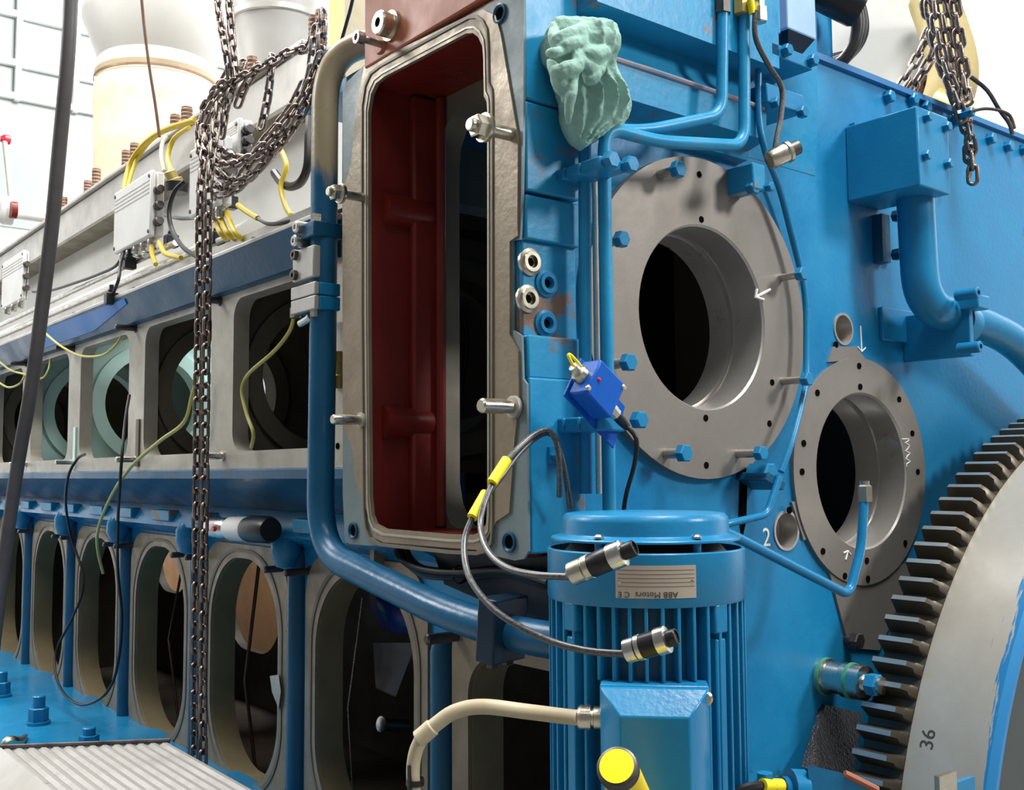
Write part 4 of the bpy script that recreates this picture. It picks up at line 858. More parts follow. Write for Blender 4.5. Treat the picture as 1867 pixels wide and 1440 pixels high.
fold([(1002, 112, .01), (1014, 130, .03), (1034, 128, .045), (1052, 118, .05), (1050, 92, .045)], .021)
fold([(1050, 88, .045), (1062, 112, .05), (1084, 130, .05), (1098, 112, .04), (1104, 96, .03)], .018)
fold([(1008, 128, .01), (1020, 150, .03), (1034, 170, .03), (1030, 190, .02)], .02)
fold([(1090, 108, .03), (1088, 130, .05), (1076, 146, .05), (1064, 132, .04)], .016)
fold([(1052, 130, .045), (1044, 160, .05), (1038, 195, .04), (1036, 228, .02)], .013)
for k in range(6):
    y0_ = 40+k*9; fold([(1010+k*3, y0_, 0), (1050, y0_+6, .005), (1100-k*2, y0_+10, 0)], .02, .6)
ro = solo('rag', rg, 'cloth', 'crumpled green cloth rag stuffed against the blue end face', 'rag')
rmv = ro.modifiers.new('remesh', 'REMESH'); rmv.mode = 'VOXEL'; rmv.voxel_size = .0028; rmv.use_smooth_shade = True
sm = ro.modifiers.new('smooth', 'SMOOTH'); sm.factor = .5; sm.iterations = 2
tx = bpy.data.textures.new('cloth_folds', 'CLOUDS'); tx.noise_scale = .02; dm = ro.modifiers.new('folds', 'DISPLACE'); dm.texture = tx; dm.strength = .006; dm.mid_level = .5

# ------------------------------------------------------------------ chalk and pen marks
def stroke(pts, Y, r=.003, name='chalk_stroke'):
    P_ = [E(x, y, Y) for x, y in pts]; return MB().tube(P_, r, 6)
ch = thing('chalk_mark', 'white chalk arrow pointing left on large bore ring', 'mark', E(1390, 535, .041))
part('stroke', stroke([(1404, 528), (1378, 541)], .041, .0035), 'chalk', ch); part('stroke', stroke([(1380, 527), (1377, 541), (1392, 546)], .041, .0035), 'chalk', ch)
ch = thing('chalk_mark', 'white chalk arrow pointing down above the small bore ring', 'mark', E(1570, 620, YW))
part('stroke', stroke([(1569, 594), (1571, 640)], YW-.001, .002), 'chalk', ch); part('stroke', stroke([(1564, 632), (1571, 641), (1578, 634)], YW-.001, .002), 'chalk', ch)
ch = thing('chalk_mark', 'white chalk numeral on blue wall left of the lower oil pocket', 'mark', E(1397, 983, YW))
letters('2', .06, lambda x, y, z: E(1397, 981, YW)+Vector((x, -.001-z, y)), 'chalk', ch)
ch = thing('chalk_mark', 'white vertical chalk scribble at right edge of small bore ring', 'mark', E(1655, 830, .05))
sc_ = [(1644, 800)]+[(1655+5*math.cos(i*1.1)*(1 if i % 2 else .4), 800+i*2.4) for i in range(22)]
part('stroke', stroke(sc_, .049, .0016), 'chalk', ch)
ch = thing('chalk_mark', 'small white chalk arrow at the bottom of small bore ring', 'mark', E(1547, 1015, .05))
part('stroke', stroke([(1546, 1004), (1542, 1020)], .049, .002), 'chalk', ch); part('stroke', stroke([(1538, 1008), (1546, 1004), (1551, 1010)], .049, .002), 'chalk', ch)
aw = math.atan2(E(1675, 1340, -.2).z-GC[1], E(1675, 1340, -.2).x-GC[0])
letters('36', .045, lambda x, y, z: ctr+Vector((math.cos(aw-x/RR), 0, math.sin(aw-x/RR)))*(RR+.0015+z)+Vector((0, -.205+y, 0)), 'ink', fw)

# ------------------------------------------------------------------ chains
LP, LW, LR = .0362, .0103, .0050          # link pitch, half width to wire centre, wire radius
def link_mesh(name, sc=1.0):
    hl = (LP*.5+LR)*sc; w = LW*sc; st = hl-w; pts = []
    for j in range(7): a = -math.pi/2+math.pi*j/6; pts.append(Vector((st+w*math.cos(a), w*math.sin(a), 0)))
    for j in range(7): a = math.pi/2+math.pi*j/6; pts.append(Vector((-st+w*math.cos(a), w*math.sin(a), 0)))
    n = len(pts); b = MB(); rings = []
    for i in range(n):
        tg = (pts[(i+1) % n]-pts[i-1]).normalized(); nn = Vector((tg.y, -tg.x, 0))
        rings.append([pts[i]+nn*(LR*sc*math.cos(k*math.pi/3))+Zv*(LR*sc*math.sin(k*math.pi/3)) for k in range(6)])
    b.loft(rings, closed=True); me = b.mesh(name, angle=80); me.materials.append(M['chain']); return me
LINK_SMALL = link_mesh('link')
LINK_BIG = link_mesh('link', 1.16)
def chain(label, loc, paths, group=None, limit=100, big=False):
    LINK, LP = (LINK_BIG, .0362*1.16) if big else (LINK_SMALL, .0362)
    t = thing('chain', label, 'chain', loc, group); mats_ = []; rnd = random.Random(len(label))
    for pth in paths:
        sp = smooth(pth, 14); acc = 0; nxt = 0; k = rnd.randint(0, 1); u = None
        for i in range(len(sp)-1):
            a, c = sp[i], sp[i+1]; L = (c-a).length; d = (c-a)/max(L, 1e-9)
            while nxt <= acc+L:
                p = a+d*(nxt-acc); v = FW.cross(d).normalized()
                q = d.cross(v); ang = (math.pi/2 if k % 2 else 0)+.5+rnd.uniform(-.25, .25)
                yv = v*math.cos(ang)+q*math.sin(ang); zv = d.cross(yv)
                m = Matrix((d, yv, zv)).transposed().to_4x4(); m.translation = p-Vector(loc); mats_.append((depth(p), m)); nxt += LP; k += 1
            acc += L
    for i, (dd, m) in enumerate(mats_):
        if i < limit:
            o = bpy.data.objects.new('link', LINK); COL.objects.link(o); o.parent = t; o.matrix_local = m
        else: break
    if len(mats_) > limit:
        me = bpy.data.meshes.new('more_links'); bm = bmesh.new()
        for dd, m in mats_[limit:]:
            b2 = bmesh.new(); b2.from_mesh(LINK); b2.transform(m); tmp = bpy.data.meshes.new('tmp'); b2.to_mesh(tmp); bm.from_mesh(tmp); b2.free(); bpy.data.meshes.remove(tmp)
        bm.to_mesh(me); bm.free(); me.materials.append(M['chain'])
        o = bpy.data.objects.new('more_links', me); COL.objects.link(o); o.parent = t; o['kind'] = 'stuff'
    return t
c_ = lambda pts: [S(x, y, X) for x, y, X in pts]
XC = -.07
chain('long rusty chain hanging straight down in front of crankcase doors, left strand', S(360, 1400, XC), [c_([(378, 240, XC+.05), (366, 340, XC), (364, 480, XC), (361, 700, XC), (359, 900, XC), (356, 1200, XC), (355, 1395, XC)])])
chain('long rusty chain hanging straight down in front of crankcase doors, right strand', S(375, 1400, XC), [c_([(398, 200, XC+.05), (382, 330, XC), (378, 480, XC), (375, 700, XC), (373, 900, XC), (370, 1200, XC), (370, 1385, XC)])])
chain('two strand oily chain coming down from above into the chain tangle', S(415, 150, .0), [c_([(393, -40, 0), (400, 30, 0), (412, 90, 0), (420, 150, .02)]), c_([(414, -40, .03), (420, 30, .03), (424, 80, .03), (432, 140, .03)])])
X0 = -.01
chain('oily chain heap looped in a sling over machine parts above the upper openings', S(440, 340, 0), [
    c_([(588, 30, .04), (585, 90, .03), (572, 150, .02), (545, 215, .0), (505, 265, -.01), (450, 290, -.02), (402, 272, -.02), (376, 240, .0), (382, 190, 0), (410, 150, 0)]),
    c_([(574, 60, .05), (566, 130, .04), (548, 190, .03), (516, 245, .01), (470, 310, -.02), (425, 330, -.03), (388, 305, -.02), (366, 255, -.01), (370, 205, 0), (396, 160, 0)]),
    c_([(548, 160, .06), (528, 200, .05), (506, 228, .04), (478, 262, .02), (440, 322, -.01), (410, 345, -.02), (385, 330, -.02)]),
    c_([(583, 40, .06), (560, 85, .06), (528, 95, .05), (498, 112, .04), (460, 130, .03), (424, 150, .02), (398, 188, .01), (384, 232, .0), (372, 300, -.01)]),
    c_([(496, 112, .06), (492, 150, .05), (486, 190, .05), (478, 225, .04)]),
    c_([(466, 128, .05), (446, 160, .04), (436, 185, .04), (430, 200, .03)]),
    c_([(440, 120, .05), (424, 160, .02), (412, 200, .0), (404, 260, -.01)]),
    c_([(580, 110, .02), (556, 170, .0), (520, 220, -.02), (470, 275, -.04), (420, 300, -.05), (386, 285, -.04), (372, 240, -.03), (384, 200, -.02), (404, 170, -.01)]),
    c_([(560, 190, .08), (520, 250, .06), (480, 300, .04), (430, 345, .02), (400, 355, .0)]),
    c_([(410, 140, .04), (390, 175, .02), (368, 215, .0), (362, 260, -.01), (372, 310, -.02)])])
YK = .0
e_ = lambda pts: [E(x, y, Y) for x, y, Y in pts]
chain('heavy chain bundle hanging over the end wall top at right', E(1765, 340, YK), [
    e_([(1690, -40, .02), (1700, 40, .02), (1715, 110, .02), (1738, 170, .01), (1758, 220, .0), (1766, 270, .0), (1768, 330, .0)]),
    e_([(1708, -40, .03), (1722, 40, .03), (1735, 110, .03), (1748, 170, .01), (1764, 230, -.02), (1772, 280, -.02), (1774, 335, -.02)]),
    e_([(1728, -40, .01), (1740, 40, .01), (1748, 100, .01), (1756, 160, .0), (1760, 210, -.02)]),
    e_([(1700, -40, -.01), (1708, 50, -.01), (1722, 120, -.01), (1744, 180, -.02), (1756, 230, -.02)]),
    e_([(1716, -40, .05), (1730, 60, .05), (1742, 130, .05), (1752, 190, .03)]),
    e_([(1680, -40, .04), (1694, 40, .04), (1712, 100, .04), (1734, 150, .03), (1750, 200, .01)]),
    e_([(1738, -40, -.02), (1744, 30, -.02), (1752, 90, -.02), (1760, 150, -.02), (1766, 200, -.03)]),
    e_([(1700, 40, .1), (1684, 80, .12), (1664, 120, .14), (1640, 160, .16)]),
    e_([(1708, 70, .1), (1694, 110, .12), (1676, 140, .14), (1658, 168, .16)])], limit=100, big=True)

# ------------------------------------------------------------------ cylinder head side above the rail
XP = .35
zA, zBn = S(353, 217, XP).z, S(300, 332, XP).z
cv = thing('head_cover', 'long light grey metal cover strip along the cylinder heads', 'cover', (XP, 1.5, zBn))
yN = S(560, 120, XP).y
part('cover_strip', MB().box((XP, yN, zBn), (XP+.03, YEND+.6, zA-.02)), 'alu', cv, bev=.003)
part('top_lip', MB().box((XP-.02, yN, zA-.016), (XP+.3, YEND+.6, zA)), 'alu', cv, bev=.003)
part('lower_lip', MB().box((XP-.012, yN, zBn-.012), (XP+.12, YEND+.6, zBn+.004)), 'olive', cv)
part('back_plate', MB().box((XP+.1, yN, 2.31), (XP+.13, YEND+.6, zBn)), 'casing', cv, 'pale recessed panel')
lw = thing('head_step', 'pale sloping metal step between cover strip and rail', 'step', (.2, 2, 2.31))
part('step_body', MB().poly([[(.14, 2.311), (.14, 2.36), (.2, 2.41), (XP+.095, 2.42), (XP+.095, 2.311)]], lambda u, v, d: Vector((u, d, v)), yN+.1, YEND+.5), 'alu', lw)
part('step_rail', MB().tube([(.125, 2.05, 2.40), (.125, YEND, 2.40)], .012, 10), 'steel', lw)
part('step_rail', MB().tube([(.115, 1.6, 2.335), (.115, YEND, 2.335)], .011, 10), 'steel', lw)
# head studs
for i, (x0, y0, x1, y1, r, lab) in enumerate(((586, 20, 586, 110, 12, 'threaded stud under hanging chain at right end of head cover'), (572, 30, 572, 110, 10, 'threaded stud half hidden by chain at right end of head cover'), (460, 105, 460, 160, 11, 'threaded stud sticking up behind chain tangle'), (446, 118, 446, 170, 10, 'second threaded stud behind the chain tangle'), (341, 196, 341, 245, 11, 'taller rusty stud of the pair below insulated column'), (320, 210, 320, 258, 10, 'shorter rusty stud of the pair below insulated column'), (246, 262, 246, 315, 9, 'taller rusty stud above white junction box'), (230, 275, 230, 330, 8, 'shorter rusty stud above white junction box'), (176, 308, 176, 360, 8, 'taller rusty stud left of the insulated column'), (160, 330, 160, 372, 7, 'shorter rusty stud left of the insulated column'), (117, 360, 117, 400, 6, 'small rusty stud right of the grey hose'))):
    Xs = XP+.16; a, c = S(x0, y0, Xs), S(x1, y1, Xs); rr = r*depth(a)/1920
    pf = [(rr, 0)]
    n = 14; h = a.z-zA+.02; z0 = zA-.02
    for k in range(n): pf += [(rr, h*(k+.2)/n), (rr*.9, h*(k+.6)/n)]
    pf += [(rr*.9, h), (0, h)]
    solo('head_stud', MB().lathe((a.x, a.y, z0), Zv, [(0, 0)]+pf, 14), 'rust_steel', lab, 'stud', 'studs along the cylinder heads', angle=20)
# junction boxes
def jbox(lab, tl, br, xf, rpx, glands, m='box'):
    a, c = S(*tl, xf), S(*br, xf); yn, yf2 = c.y, a.y
    d = E(rpx, (tl[1]+br[1])/2, yn).x; t = thing('junction_box', lab, 'box', (xf, (yn+yf2)/2, c.z))
    part('box_body', MB().box((xf+.022, yn+.003, c.z+.003), (d, yf2-.003, a.z-.003)), m, t, bev=.006)
    part('lid', MB().box((xf, yn, c.z), (xf+.02, yf2, a.z)), m, t, bev=.008)
    for k in range(4): z = a.z-(a.z-c.z)*(.16+k*.06); part('lid_groove', MB().box((xf-.0012, yn+.012, z), (xf+.002, yf2-.012, z+.004)), 'alu', t)
    for z in (a.z-.02, c.z+.02):
        for y in (yn+.016, yf2-.016): part('lid_screw', MB().lathe((xf, y, z), -Xv, [(.007, 0), (.007, .003), (0, .004)], 10), 'dark_steel', t)
    n = glands
    for k in range(n):
        y = yn+(yf2-yn)*(k+.6)/(n+.2); part('cable_gland', MB().lathe(((xf+d)/2, y, c.z), -Zv, [(.014, -.004), (.017, .002), (.017, .014), (.013, .016), (.015, .018), (.015, .032), (.009, .036)], 10), 'steel', t)
    for k in range(3):
        z = a.z-(a.z-c.z)*(.3+.24*k); part('side_gland', MB().lathe(((xf+d)/2, yn, z), -Yv, [(.014, -.004), (.017, .002), (.017, .016), (.013, .02), (.013, .034)], 10), 'dark_steel', t)
    return t, yn, (xf+d)/2, a, c
J1 = jbox('white junction box with finned lid and black and yellow cable glands', (208, 352), (273, 430), .08, 300, 5)
J2 = jbox('white junction box half hidden behind the long hanging chains', (345, 275), (396, 372), .06, 425, 4)
J3 = jbox('grey junction box showing inside the loops of chain tangle', (404, 232), (434, 292), .12, 462, 1)
J4 = jbox('small white junction box far left behind the grey hose', (4, 480), (40, 545), .1, 52, 3)
for (x, y, X, r) in ((236, 480, .1, .022), (203, 545, .03, .022), (312, 440, .14, .022), (420, 370, .14, .02), (396, 435, .12, .02)):
    p = S(x, y, X); lab = {236: 'black square plug hanging below the white junction box', 203: 'black square plug dangling over the blue rail', 312: 'black plug on bracket right of white junction box', 420: 'black plug below grey box in chain tangle', 396: 'black plug on the rail behind long chains'}[x]
    t = thing('cable_plug', lab, 'plug', p-Zv*r); part('plug_body', MB().box(p-Vector((r, r*.9, r)), p+Vector((r, r*.9, r))), 'plastic', t, bev=.004)
    part('plug_neck', MB().lathe(p+Zv*r, Zv, [(.012, 0), (.012, .012), (.008, .014), (.008, .03)], 12), 'plastic', t)
def wire(lab, pts, r, m, cat='cable', k=6):
    t = solo('wire' if cat == 'wire' else 'cable', MB().tube(smooth(pts, k), r, 8), m, lab, cat); return t
s_ = lambda pts: [S(x, y, X) for x, y, X in pts]
wire('yellow cable arching from behind white junction box up over head cover', s_([(226, 345, .16), (236, 300, .2), (262, 262, .22), (300, 236, .24), (355, 218, .26)]), .009, 'ycable')
wire('second yellow cable arching beside the first over head cover', s_([(233, 340, .17), (250, 290, .22), (280, 252, .25), (320, 232, .27), (358, 222, .28)]), .008, 'ycable')
wire('pale yellow cable bending from brass gland towards chain tangle', s_([(312, 312, .16), (306, 285, .18), (318, 252, .2), (345, 232, .2)]), .009, 'ycable')
wire('white cable rising from brass gland below insulated column', s_([(300, 312, .17), (294, 285, .18), (296, 262, .2), (304, 250, .22)]), .008, 'conduit')
wire('black cable looping from white junction box side to the rail', s_([(338, 330, .1), (318, 350, .08), (308, 385, .07), (314, 420, .07), (335, 452, .07), (360, 468, .07)]), .008, 'rubber')
wire('grey cable running straight from junction box gland to long chains', s_([(302, 392, .1), (330, 398, .09), (362, 396, .08)]), .007, 'braid')
wire('black wire dangling from junction box to square plug over the rail', s_([(228, 455, .1), (220, 480, .06), (216, 510, .03), (205, 538, .03)]), .006, 'rubber')
wire('black cable drooping from junction box along the step to the left', s_([(226, 450, .1), (214, 482, .1), (180, 500, .1), (130, 518, .1), (90, 530, .1), (60, 532, .1)]), .006, 'rubber')
wire('yellow lead under white junction box, left one', s_([(276, 448, .1), (278, 465, .09), (284, 482, .08)]), .0085, 'ycable')
wire('yellow lead under white junction box, right one', s_([(290, 442, .1), (296, 455, .09), (304, 464, .08), (330, 470, .08)]), .0085, 'ycable')
for i, (x, lab) in enumerate(((386, 'leftmost of three short yellow leads below the chain tangle'), (398, 'middle of three short yellow leads below the chain tangle'), (412, 'rightmost of three short yellow leads below the chain tangle'))):
    wire(lab, s_([(x, 384, .1), (x+7, 404, .09), (x+16, 424, .08), (x+30, 436, .1)]), .009, 'ycable')
wire('slanting yellow lead at right below chain tangle', s_([(434, 374, .1), (450, 386, .1), (470, 398, .1)]), .009, 'ycable')
wire('black lead lying along the rail below the slanting yellow one', s_([(470, 398, .1), (490, 408, .1), (520, 405, .1), (556, 398, .12)]), .006, 'rubber')
wire('thin yellow cable hanging behind chain loops beside the pipe', s_([(505, 260, .2), (522, 300, .18), (512, 340, .16), (520, 375, .15), (530, 392, .15)]), .008, 'ycable')
wire('blue black hose loop beside the thick pipe top', s_([(500, 315, .2), (520, 338, .18), (545, 335, .17), (560, 305, .17), (563, 250, .18), (565, 215, .2)]), .013, 'rubber')
t = thing('terminal_gland', 'brassy gland cluster between two junction boxes', 'gland', S(316, 330, .14))
part('gland_body', MB().lathe(S(316, 328, .14), Zv+Xv*-.5, [(.03, -.03), (.032, 0), (.022, .004), (.022, .03), (.016, .034)], 12), 'brass', t)
part('gland_base', MB().lathe(S(322, 342, .14), Zv, [(.04, -.02), (.042, .015), (.03, .02)], 12), 'plastic', t)
# loose yellow green wires in the upper openings and down the side
wire('yellow wire hanging inside the opening next to the thick pipe', s_([(537, 560, .09), (530, 600, .09), (500, 640, .08), (455, 680, .08), (441, 710, .08), (450, 755, .08), (462, 790, .08), (458, 815, .09)]), .0055, 'ywire', 'wire')
wire('yellow wire drooping out of opening past chains and down the doors', s_([(362, 680, .06), (350, 720, .05), (335, 770, .04), (290, 805, .03), (240, 850, .03), (205, 900, .05), (180, 960, .08), (178, 1000, .12), (188, 1045, .16)]), .006, 'ywire', 'wire')
wire('pale green wire sagging across the lit mint opening', s_([(82, 607, .02), (110, 630, .03), (145, 648, .05), (185, 648, .06), (210, 630, .08), (222, 612, .1)]), .005, 'ywire', 'wire')
wire('yellow wire sagging across leftmost openings behind the hose', s_([(0, 660, .04), (20, 675, .05), (45, 682, .05), (75, 690, .06), (88, 675, .08), (92, 655, .1)]), .005, 'ywire', 'wire')
wire('lower yellow wire sagging at far left edge', s_([(-5, 695, .04), (15, 706, .05), (35, 700, .06), (45, 685, .08)]), .005, 'ywire', 'wire')
wire('long black cable from upper opening hanging down and looping before oval doors', s_([(236, 720, .06), (228, 770, .03), (221, 850, .0), (215, 950, .05), (215, 1040, .1), (222, 1120, .12), (218, 1190, .12), (205, 1245, .12), (180, 1275, .1), (145, 1284, .1), (115, 1262, .1), (100, 1220, .1), (105, 1180, .12), (130, 1130, .14), (150, 1080, .15), (150, 1040, .15), (130, 980, .12), (120, 920, .06), (124, 870, .02), (140, 838, .04), (155, 828, .08)]), .0055, 'rubber', 'cable', 8)

# ------------------------------------------------------------------ grey hose, black line, brass post
hp = s_([(132, -60, -.35), (124, 100, -.35), (110, 250, -.35), (96, 400, -.35), (78, 550, -.35), (58, 700, -.35), (32, 850, -.35), (12, 990, -.35), (-8, 1150, -.35), (-20, 1260, -.35)])
solo('hose', MB().tube(smooth(hp, 8), 12.5*depth(hp[4])/1920, 16), 'hose', 'thick dark grey hose hanging in the left foreground', 'hose')
solo('rope', MB().tube(smooth([D(255, -40, 3.4), D(262, 40, 3.4), D(272, 120, 3.4), D(283, 190, 3.4), D(291, 250, 3.4)]), .0052, 8), 'rust_steel', 'thin dark line hanging in front of the insulated column', 'rope')
a = S(598, 85, .5); c = S(632, 85, .5)
t = thing('brass_post', 'yellowish metal post behind the thick pipe at the top', 'post', (a.x, a.y, 2.6))
part('post_body', MB().box((a.x, c.y, 2.3), (a.x+.08, a.y, 3.7)), 'brass', t, bev=.004)
part('post_edge', MB().box((a.x-.01, c.y-.012, 2.3), (a.x+.08, c.y-.001, 3.7)), 'cream', t)
solo('rope', MB().tube([S(650, -30, .2), S(638, 20, .2), S(618, 90, .2)], .005, 8), 'rubber', 'thin black line running down beside yellowish post', 'rope')

# ------------------------------------------------------------------ exhaust columns behind the heads
tC = 6.3; kC = tC/1920
base = D(283, 330, tC); rC = 106*kC
col = thing('exhaust_column', 'cream insulated exhaust column with flared grey cone on top', 'column', (base.x, base.y, 2.2))
A_ = Vector((base.x, base.y, 0)); z_ = lambda y: D(283, y, tC).z
part('wrapped_pipe', MB().lathe(A_, Zv, [(0, 2.2), (rC, 2.2), (rC*1.0, z_(290)), (rC*1.02, z_(262)), (rC*1.0, z_(255)), (rC*1.03, z_(200)), (rC*1.02, z_(160)), (rC*.97, z_(152)), (rC*1.02, z_(140)), (rC*.98, z_(118)), (rC*.93, z_(112)), (0, z_(112))], 40), 'cream', col, 'cream cloth wrapped insulation')
part('cone', MB().lathe(A_, Zv, [(0, z_(125)), (rC*.93, z_(122)), (rC*.98, z_(110)), (rC*1.24, z_(38)), (rC*1.24, z_(28)), (0, z_(28))], 48), 'galv', col, 'grey sheet metal cone')
part('duct', MB().lathe(A_, Zv, [(0, z_(30)), (rC*1.2, z_(30)), (rC*1.2, z_(30)+2.2), (0, z_(30)+2.2)], 40), 'galv', col)
part('strap', MB().lathe(A_, Zv, [(rC*1.02, z_(150)), (rC*1.035, z_(150)), (rC*1.035, z_(154)), (rC*1.02, z_(154))], 40, closed=True), 'rust_steel', col)
base = D(505, 330, 4.7); kD = 4.7/1920
t = thing('exhaust_duct', 'pale galvanised duct rising behind the chain tangle', 'duct', (base.x, base.y, 2.3))
A_ = Vector((base.x, base.y, 0)); z_ = lambda y: D(505, y, 4.7).z
part('duct_body', MB().lathe(A_, Zv, [(0, 2.3), (60*kD, 2.3), (60*kD, z_(140)), (84*kD, z_(40)), (84*kD, z_(0)+1.5), (0, z_(0)+1.5)], 40), 'galv', t)
part('duct_band', MB().lathe(A_, Zv, [(84*kD, z_(42)), (88*kD, z_(40)), (88*kD, z_(30)), (84*kD, z_(28))], 40, closed=True), 'alu', t)

q = S(22, 385, .7); r = 26*depth(q)/1920
t = thing('hand_valve', 'white round valve with red parts at the far left edge', 'valve', q)
part('valve_body', MB().lathe(q, -Xv, [(0, -.3), (r*.5, -.3), (r*.5, -.02), (r, 0), (r, .06), (r*.8, .09), (r*.3, .1), (0, .1)], 24), 'box', t)
part('red_disc', MB().lathe(q+Vector((.0, -r*1.2, -.02)), -Xv, [(0, 0), (r*.6, 0), (r*.6, .04), (0, .04)], 20), 'red', t, 'dull red disc')
q2 = S(8, 254, .7); part('red_knob', MB().lathe(q2, -Xv, [(0, -.05), (.035, -.04), (.04, 0), (.02, .03), (0, .032)], 16), 'led', t, 'red knob')
part('stem', MB().cyl(q, q2, .02), 'alu', t)
# ------------------------------------------------------------------ behind the end wall at right
p = D(1600, 100, 4.2)
t = thing('turbo_casing', 'large grey white casing standing behind the end wall', 'casing', (p.x, p.y, 2.2))
a, b2, c, d2 = D(1480, 260, 4.0), D(1722, 300, 4.0), D(1712, -250, 4.0), D(1480, -250, 4.0)
bk_ = Vector((.2, .9, 0))
part('casing_body', MB().loft([[a, b2, c, d2], [v+bk_ for v in (a, b2, c, d2)]]), 'casing', t, bev=.04)
part('casing_boss', MB().lathe(D(1686, 160, 3.97), -FW, [(.04, -.03), (.04, .03), (.02, .035), (.02, .01), (0, .01)], 20), 'rust_steel', t)
t = thing('insulated_pipe', 'tan wrapped pipe behind the right chain', 'pipe', D(1740, 260, 3.7))
part('wrap', MB().tube(smooth([D(1688, 300, 3.8), D(1722, 200, 3.7), D(1738, 130, 3.7), D(1722, 60, 3.8), D(1700, 0, 3.9)]), .085, 16), 'tan', t)
part('wrap_band', MB().tube([D(1700, 190, 3.65), D(1765, 215, 3.6)], .06, 14), 'brass', t)
hs = thing('cable_loop', 'thick black hose loops hanging in front of grey white casing', 'hose', D(1540, 120, 2.75))
for k in range(3):
    part('hose_strand', MB().tube(smooth([D(1528+k*8, -60, 2.75+k*.03), D(1560+k*5, 20, 2.75+k*.03), D(1560+k*6, 70-k*4, 2.75+k*.03), D(1542+k*5, 105-k*5, 2.75+k*.03), D(1518+k*3, 122-k*8, 2.75+k*.03), D(1490, 125-k*8, 2.75+k*.03)]), .016, 12), 'rubber', hs)
q = D(1530, -2, 2.66); part('hose_socket', MB().lathe(q, (RT*.9-UP*.45), [(.045, -.08), (.05, -.06), (.05, .05), (.045, .06)], 20), 'plastic', hs)
wire('thin dark wire loop on the white background right of the chain', [D(1770, 140, 2.9), D(1800, 165, 2.9), D(1822, 200, 2.9), D(1840, 225, 2.9), D(1846, 245, 2.9)], .006, 'dark_steel')
wire('short dark wire bridging from chain to wire loop at right', [D(1768, 204, 2.85), D(1800, 198, 2.88), D(1838, 208, 2.9), D(1850, 235, 2.9)], .005, 'dark_steel')

# ------------------------------------------------------------------ torch on the side wall
a, c = S(384, 962, .16), S(494, 966, .16); ax = (c-a).normalized(); L = (c-a).length; r = 24*depth(c)/1920
t = thing('work_lamp', 'small black and silver cylindrical lamp with white grid lens on the side wall', 'lamp', a)
part('barrel', MB().lathe(a, ax, [(r*.5, 0), (r*.85, L*.03), (r*.9, L*.1), (r*.85, L*.3), (r*.62, L*.33), (r*.62, L*.36), (r*.9, L*.38)], 24), 'steel', t, 'silver barrel')
part('lens', MB().lathe(a, ax, [(r*.93, L*.37), (r*.97, L*.4), (r*.97, L*.66), (r*.95, L*.68)], 24), 'box', t, 'pale grid lens')
part('end_cap', MB().lathe(a, ax, [(r*.98, L*.66), (r*1.04, L*.7), (r*1.04, L*.96), (r*.9, L), (0, L)], 24), 'plastic', t)
part('button', MB().lathe(a+ax*L*.26-Xv*r*.75, -Xv, [(.009, 0), (.008, .012), (0, .012)], 10), 'led', t)
part('mounting_pin', MB().cyl(a+ax*L*.8, a+ax*L*.8+Vector((XL-.16, 0, 0)), .01), 'dark_steel', t)

# ------------------------------------------------------------------ foundation shelf, bolts, tread, lever
ZF = .62
part('base_shelf', MB().box((-.6, .9, ZF-.05), (XL+.02, YEND, ZF)), 'blue_clean', block, 'bright blue base flange shelf', bev=.004)
part('base_side', MB().box((-.55, .95, .0), (XL+.04, YEND, ZF-.05)), 'blue_shade', block)
def fbolt(px, py, r, h, lab):
    p = H(px, py, ZF); t = thing('foundation_bolt', lab, 'bolt', p)
    part('washer', MB().lathe(p, Zv, [(r*1.25, 0), (r*1.25, .012), (r*.9, .013)], 20), 'blue_clean', t)
    part('nut', MB().lathe(p+Zv*.012, Zv, [(r, 0), (r*1.04, .004), (r*1.04, h*.5), (r*.9, h*.53)], 6), 'blue_clean', t, angle=25)
    part('bolt_end', MB().lathe(p+Zv*(.012+h*.5), Zv, [(r*.66, 0), (r*.66, h*.5-.004), (r*.55, h*.5)], 16), 'blue_clean', t)
fbolt(70, 1320, .036, .1, 'tall blue foundation bolt on base shelf at lower left')
fbolt(162, 1362, .034, .06, 'blue foundation bolt behind the grey tread plate')
fbolt(2, 1270, .036, .1, 'blue foundation bolt cut by the left picture edge')
solo('rubbish', MB().tube(smooth([H(2, 1365, ZF+.01), H(14, 1352, ZF+.03), H(34, 1352, ZF+.02), H(48, 1340, ZF+.01)]), [.006+.014*math.sin(math.pi*i/18) for i in range(19)], 8), 'zinc', 'small metal scrap on blue base shelf at left edge', 'scrap')
# tread plate
ZR = .9; P0, P1, P2 = H(0, 1364, ZR), H(310, 1352, ZR), H(480, 1446, ZR)
dY = (P2-P1).normalized(); wv = P0-P1
tr = thing('tread_step', 'worn grooved aluminium tread at the bottom left corner', 'step', (P1.x-.3, P1.y-.4, 0))
b = MB(); n = 42; prof = []
for k in range(n+1):
    u = k/n; q = P1+wv*(u*1.0); groove = 0 if k % 3 else -.006; prof.append(q+Zv*groove)
Ld = 1.3
top = prof; r0 = [*top, top[-1]-Zv*.06, top[0]-Zv*.06]; r1 = [v+dY*Ld for v in r0]
b.loft([r0, r1]); part('tread_plate', b, 'tread', tr, angle=15)
e0 = P0; part('side_lip', MB().loft([[e0, e0+Zv*.004, e0+wv.normalized()*.12-Zv*.1, e0+wv.normalized()*.12-Zv*.105], [v+dY*Ld for v in (e0, e0+Zv*.004, e0+wv.normalized()*.12-Zv*.1, e0+wv.normalized()*.12-Zv*.105)]]), 'alu', tr, 'bevelled pale edge')
part('back_edge', MB().tube([P0+Zv*.003, P1+Zv*.003], .006, 8), 'dark_steel', tr)
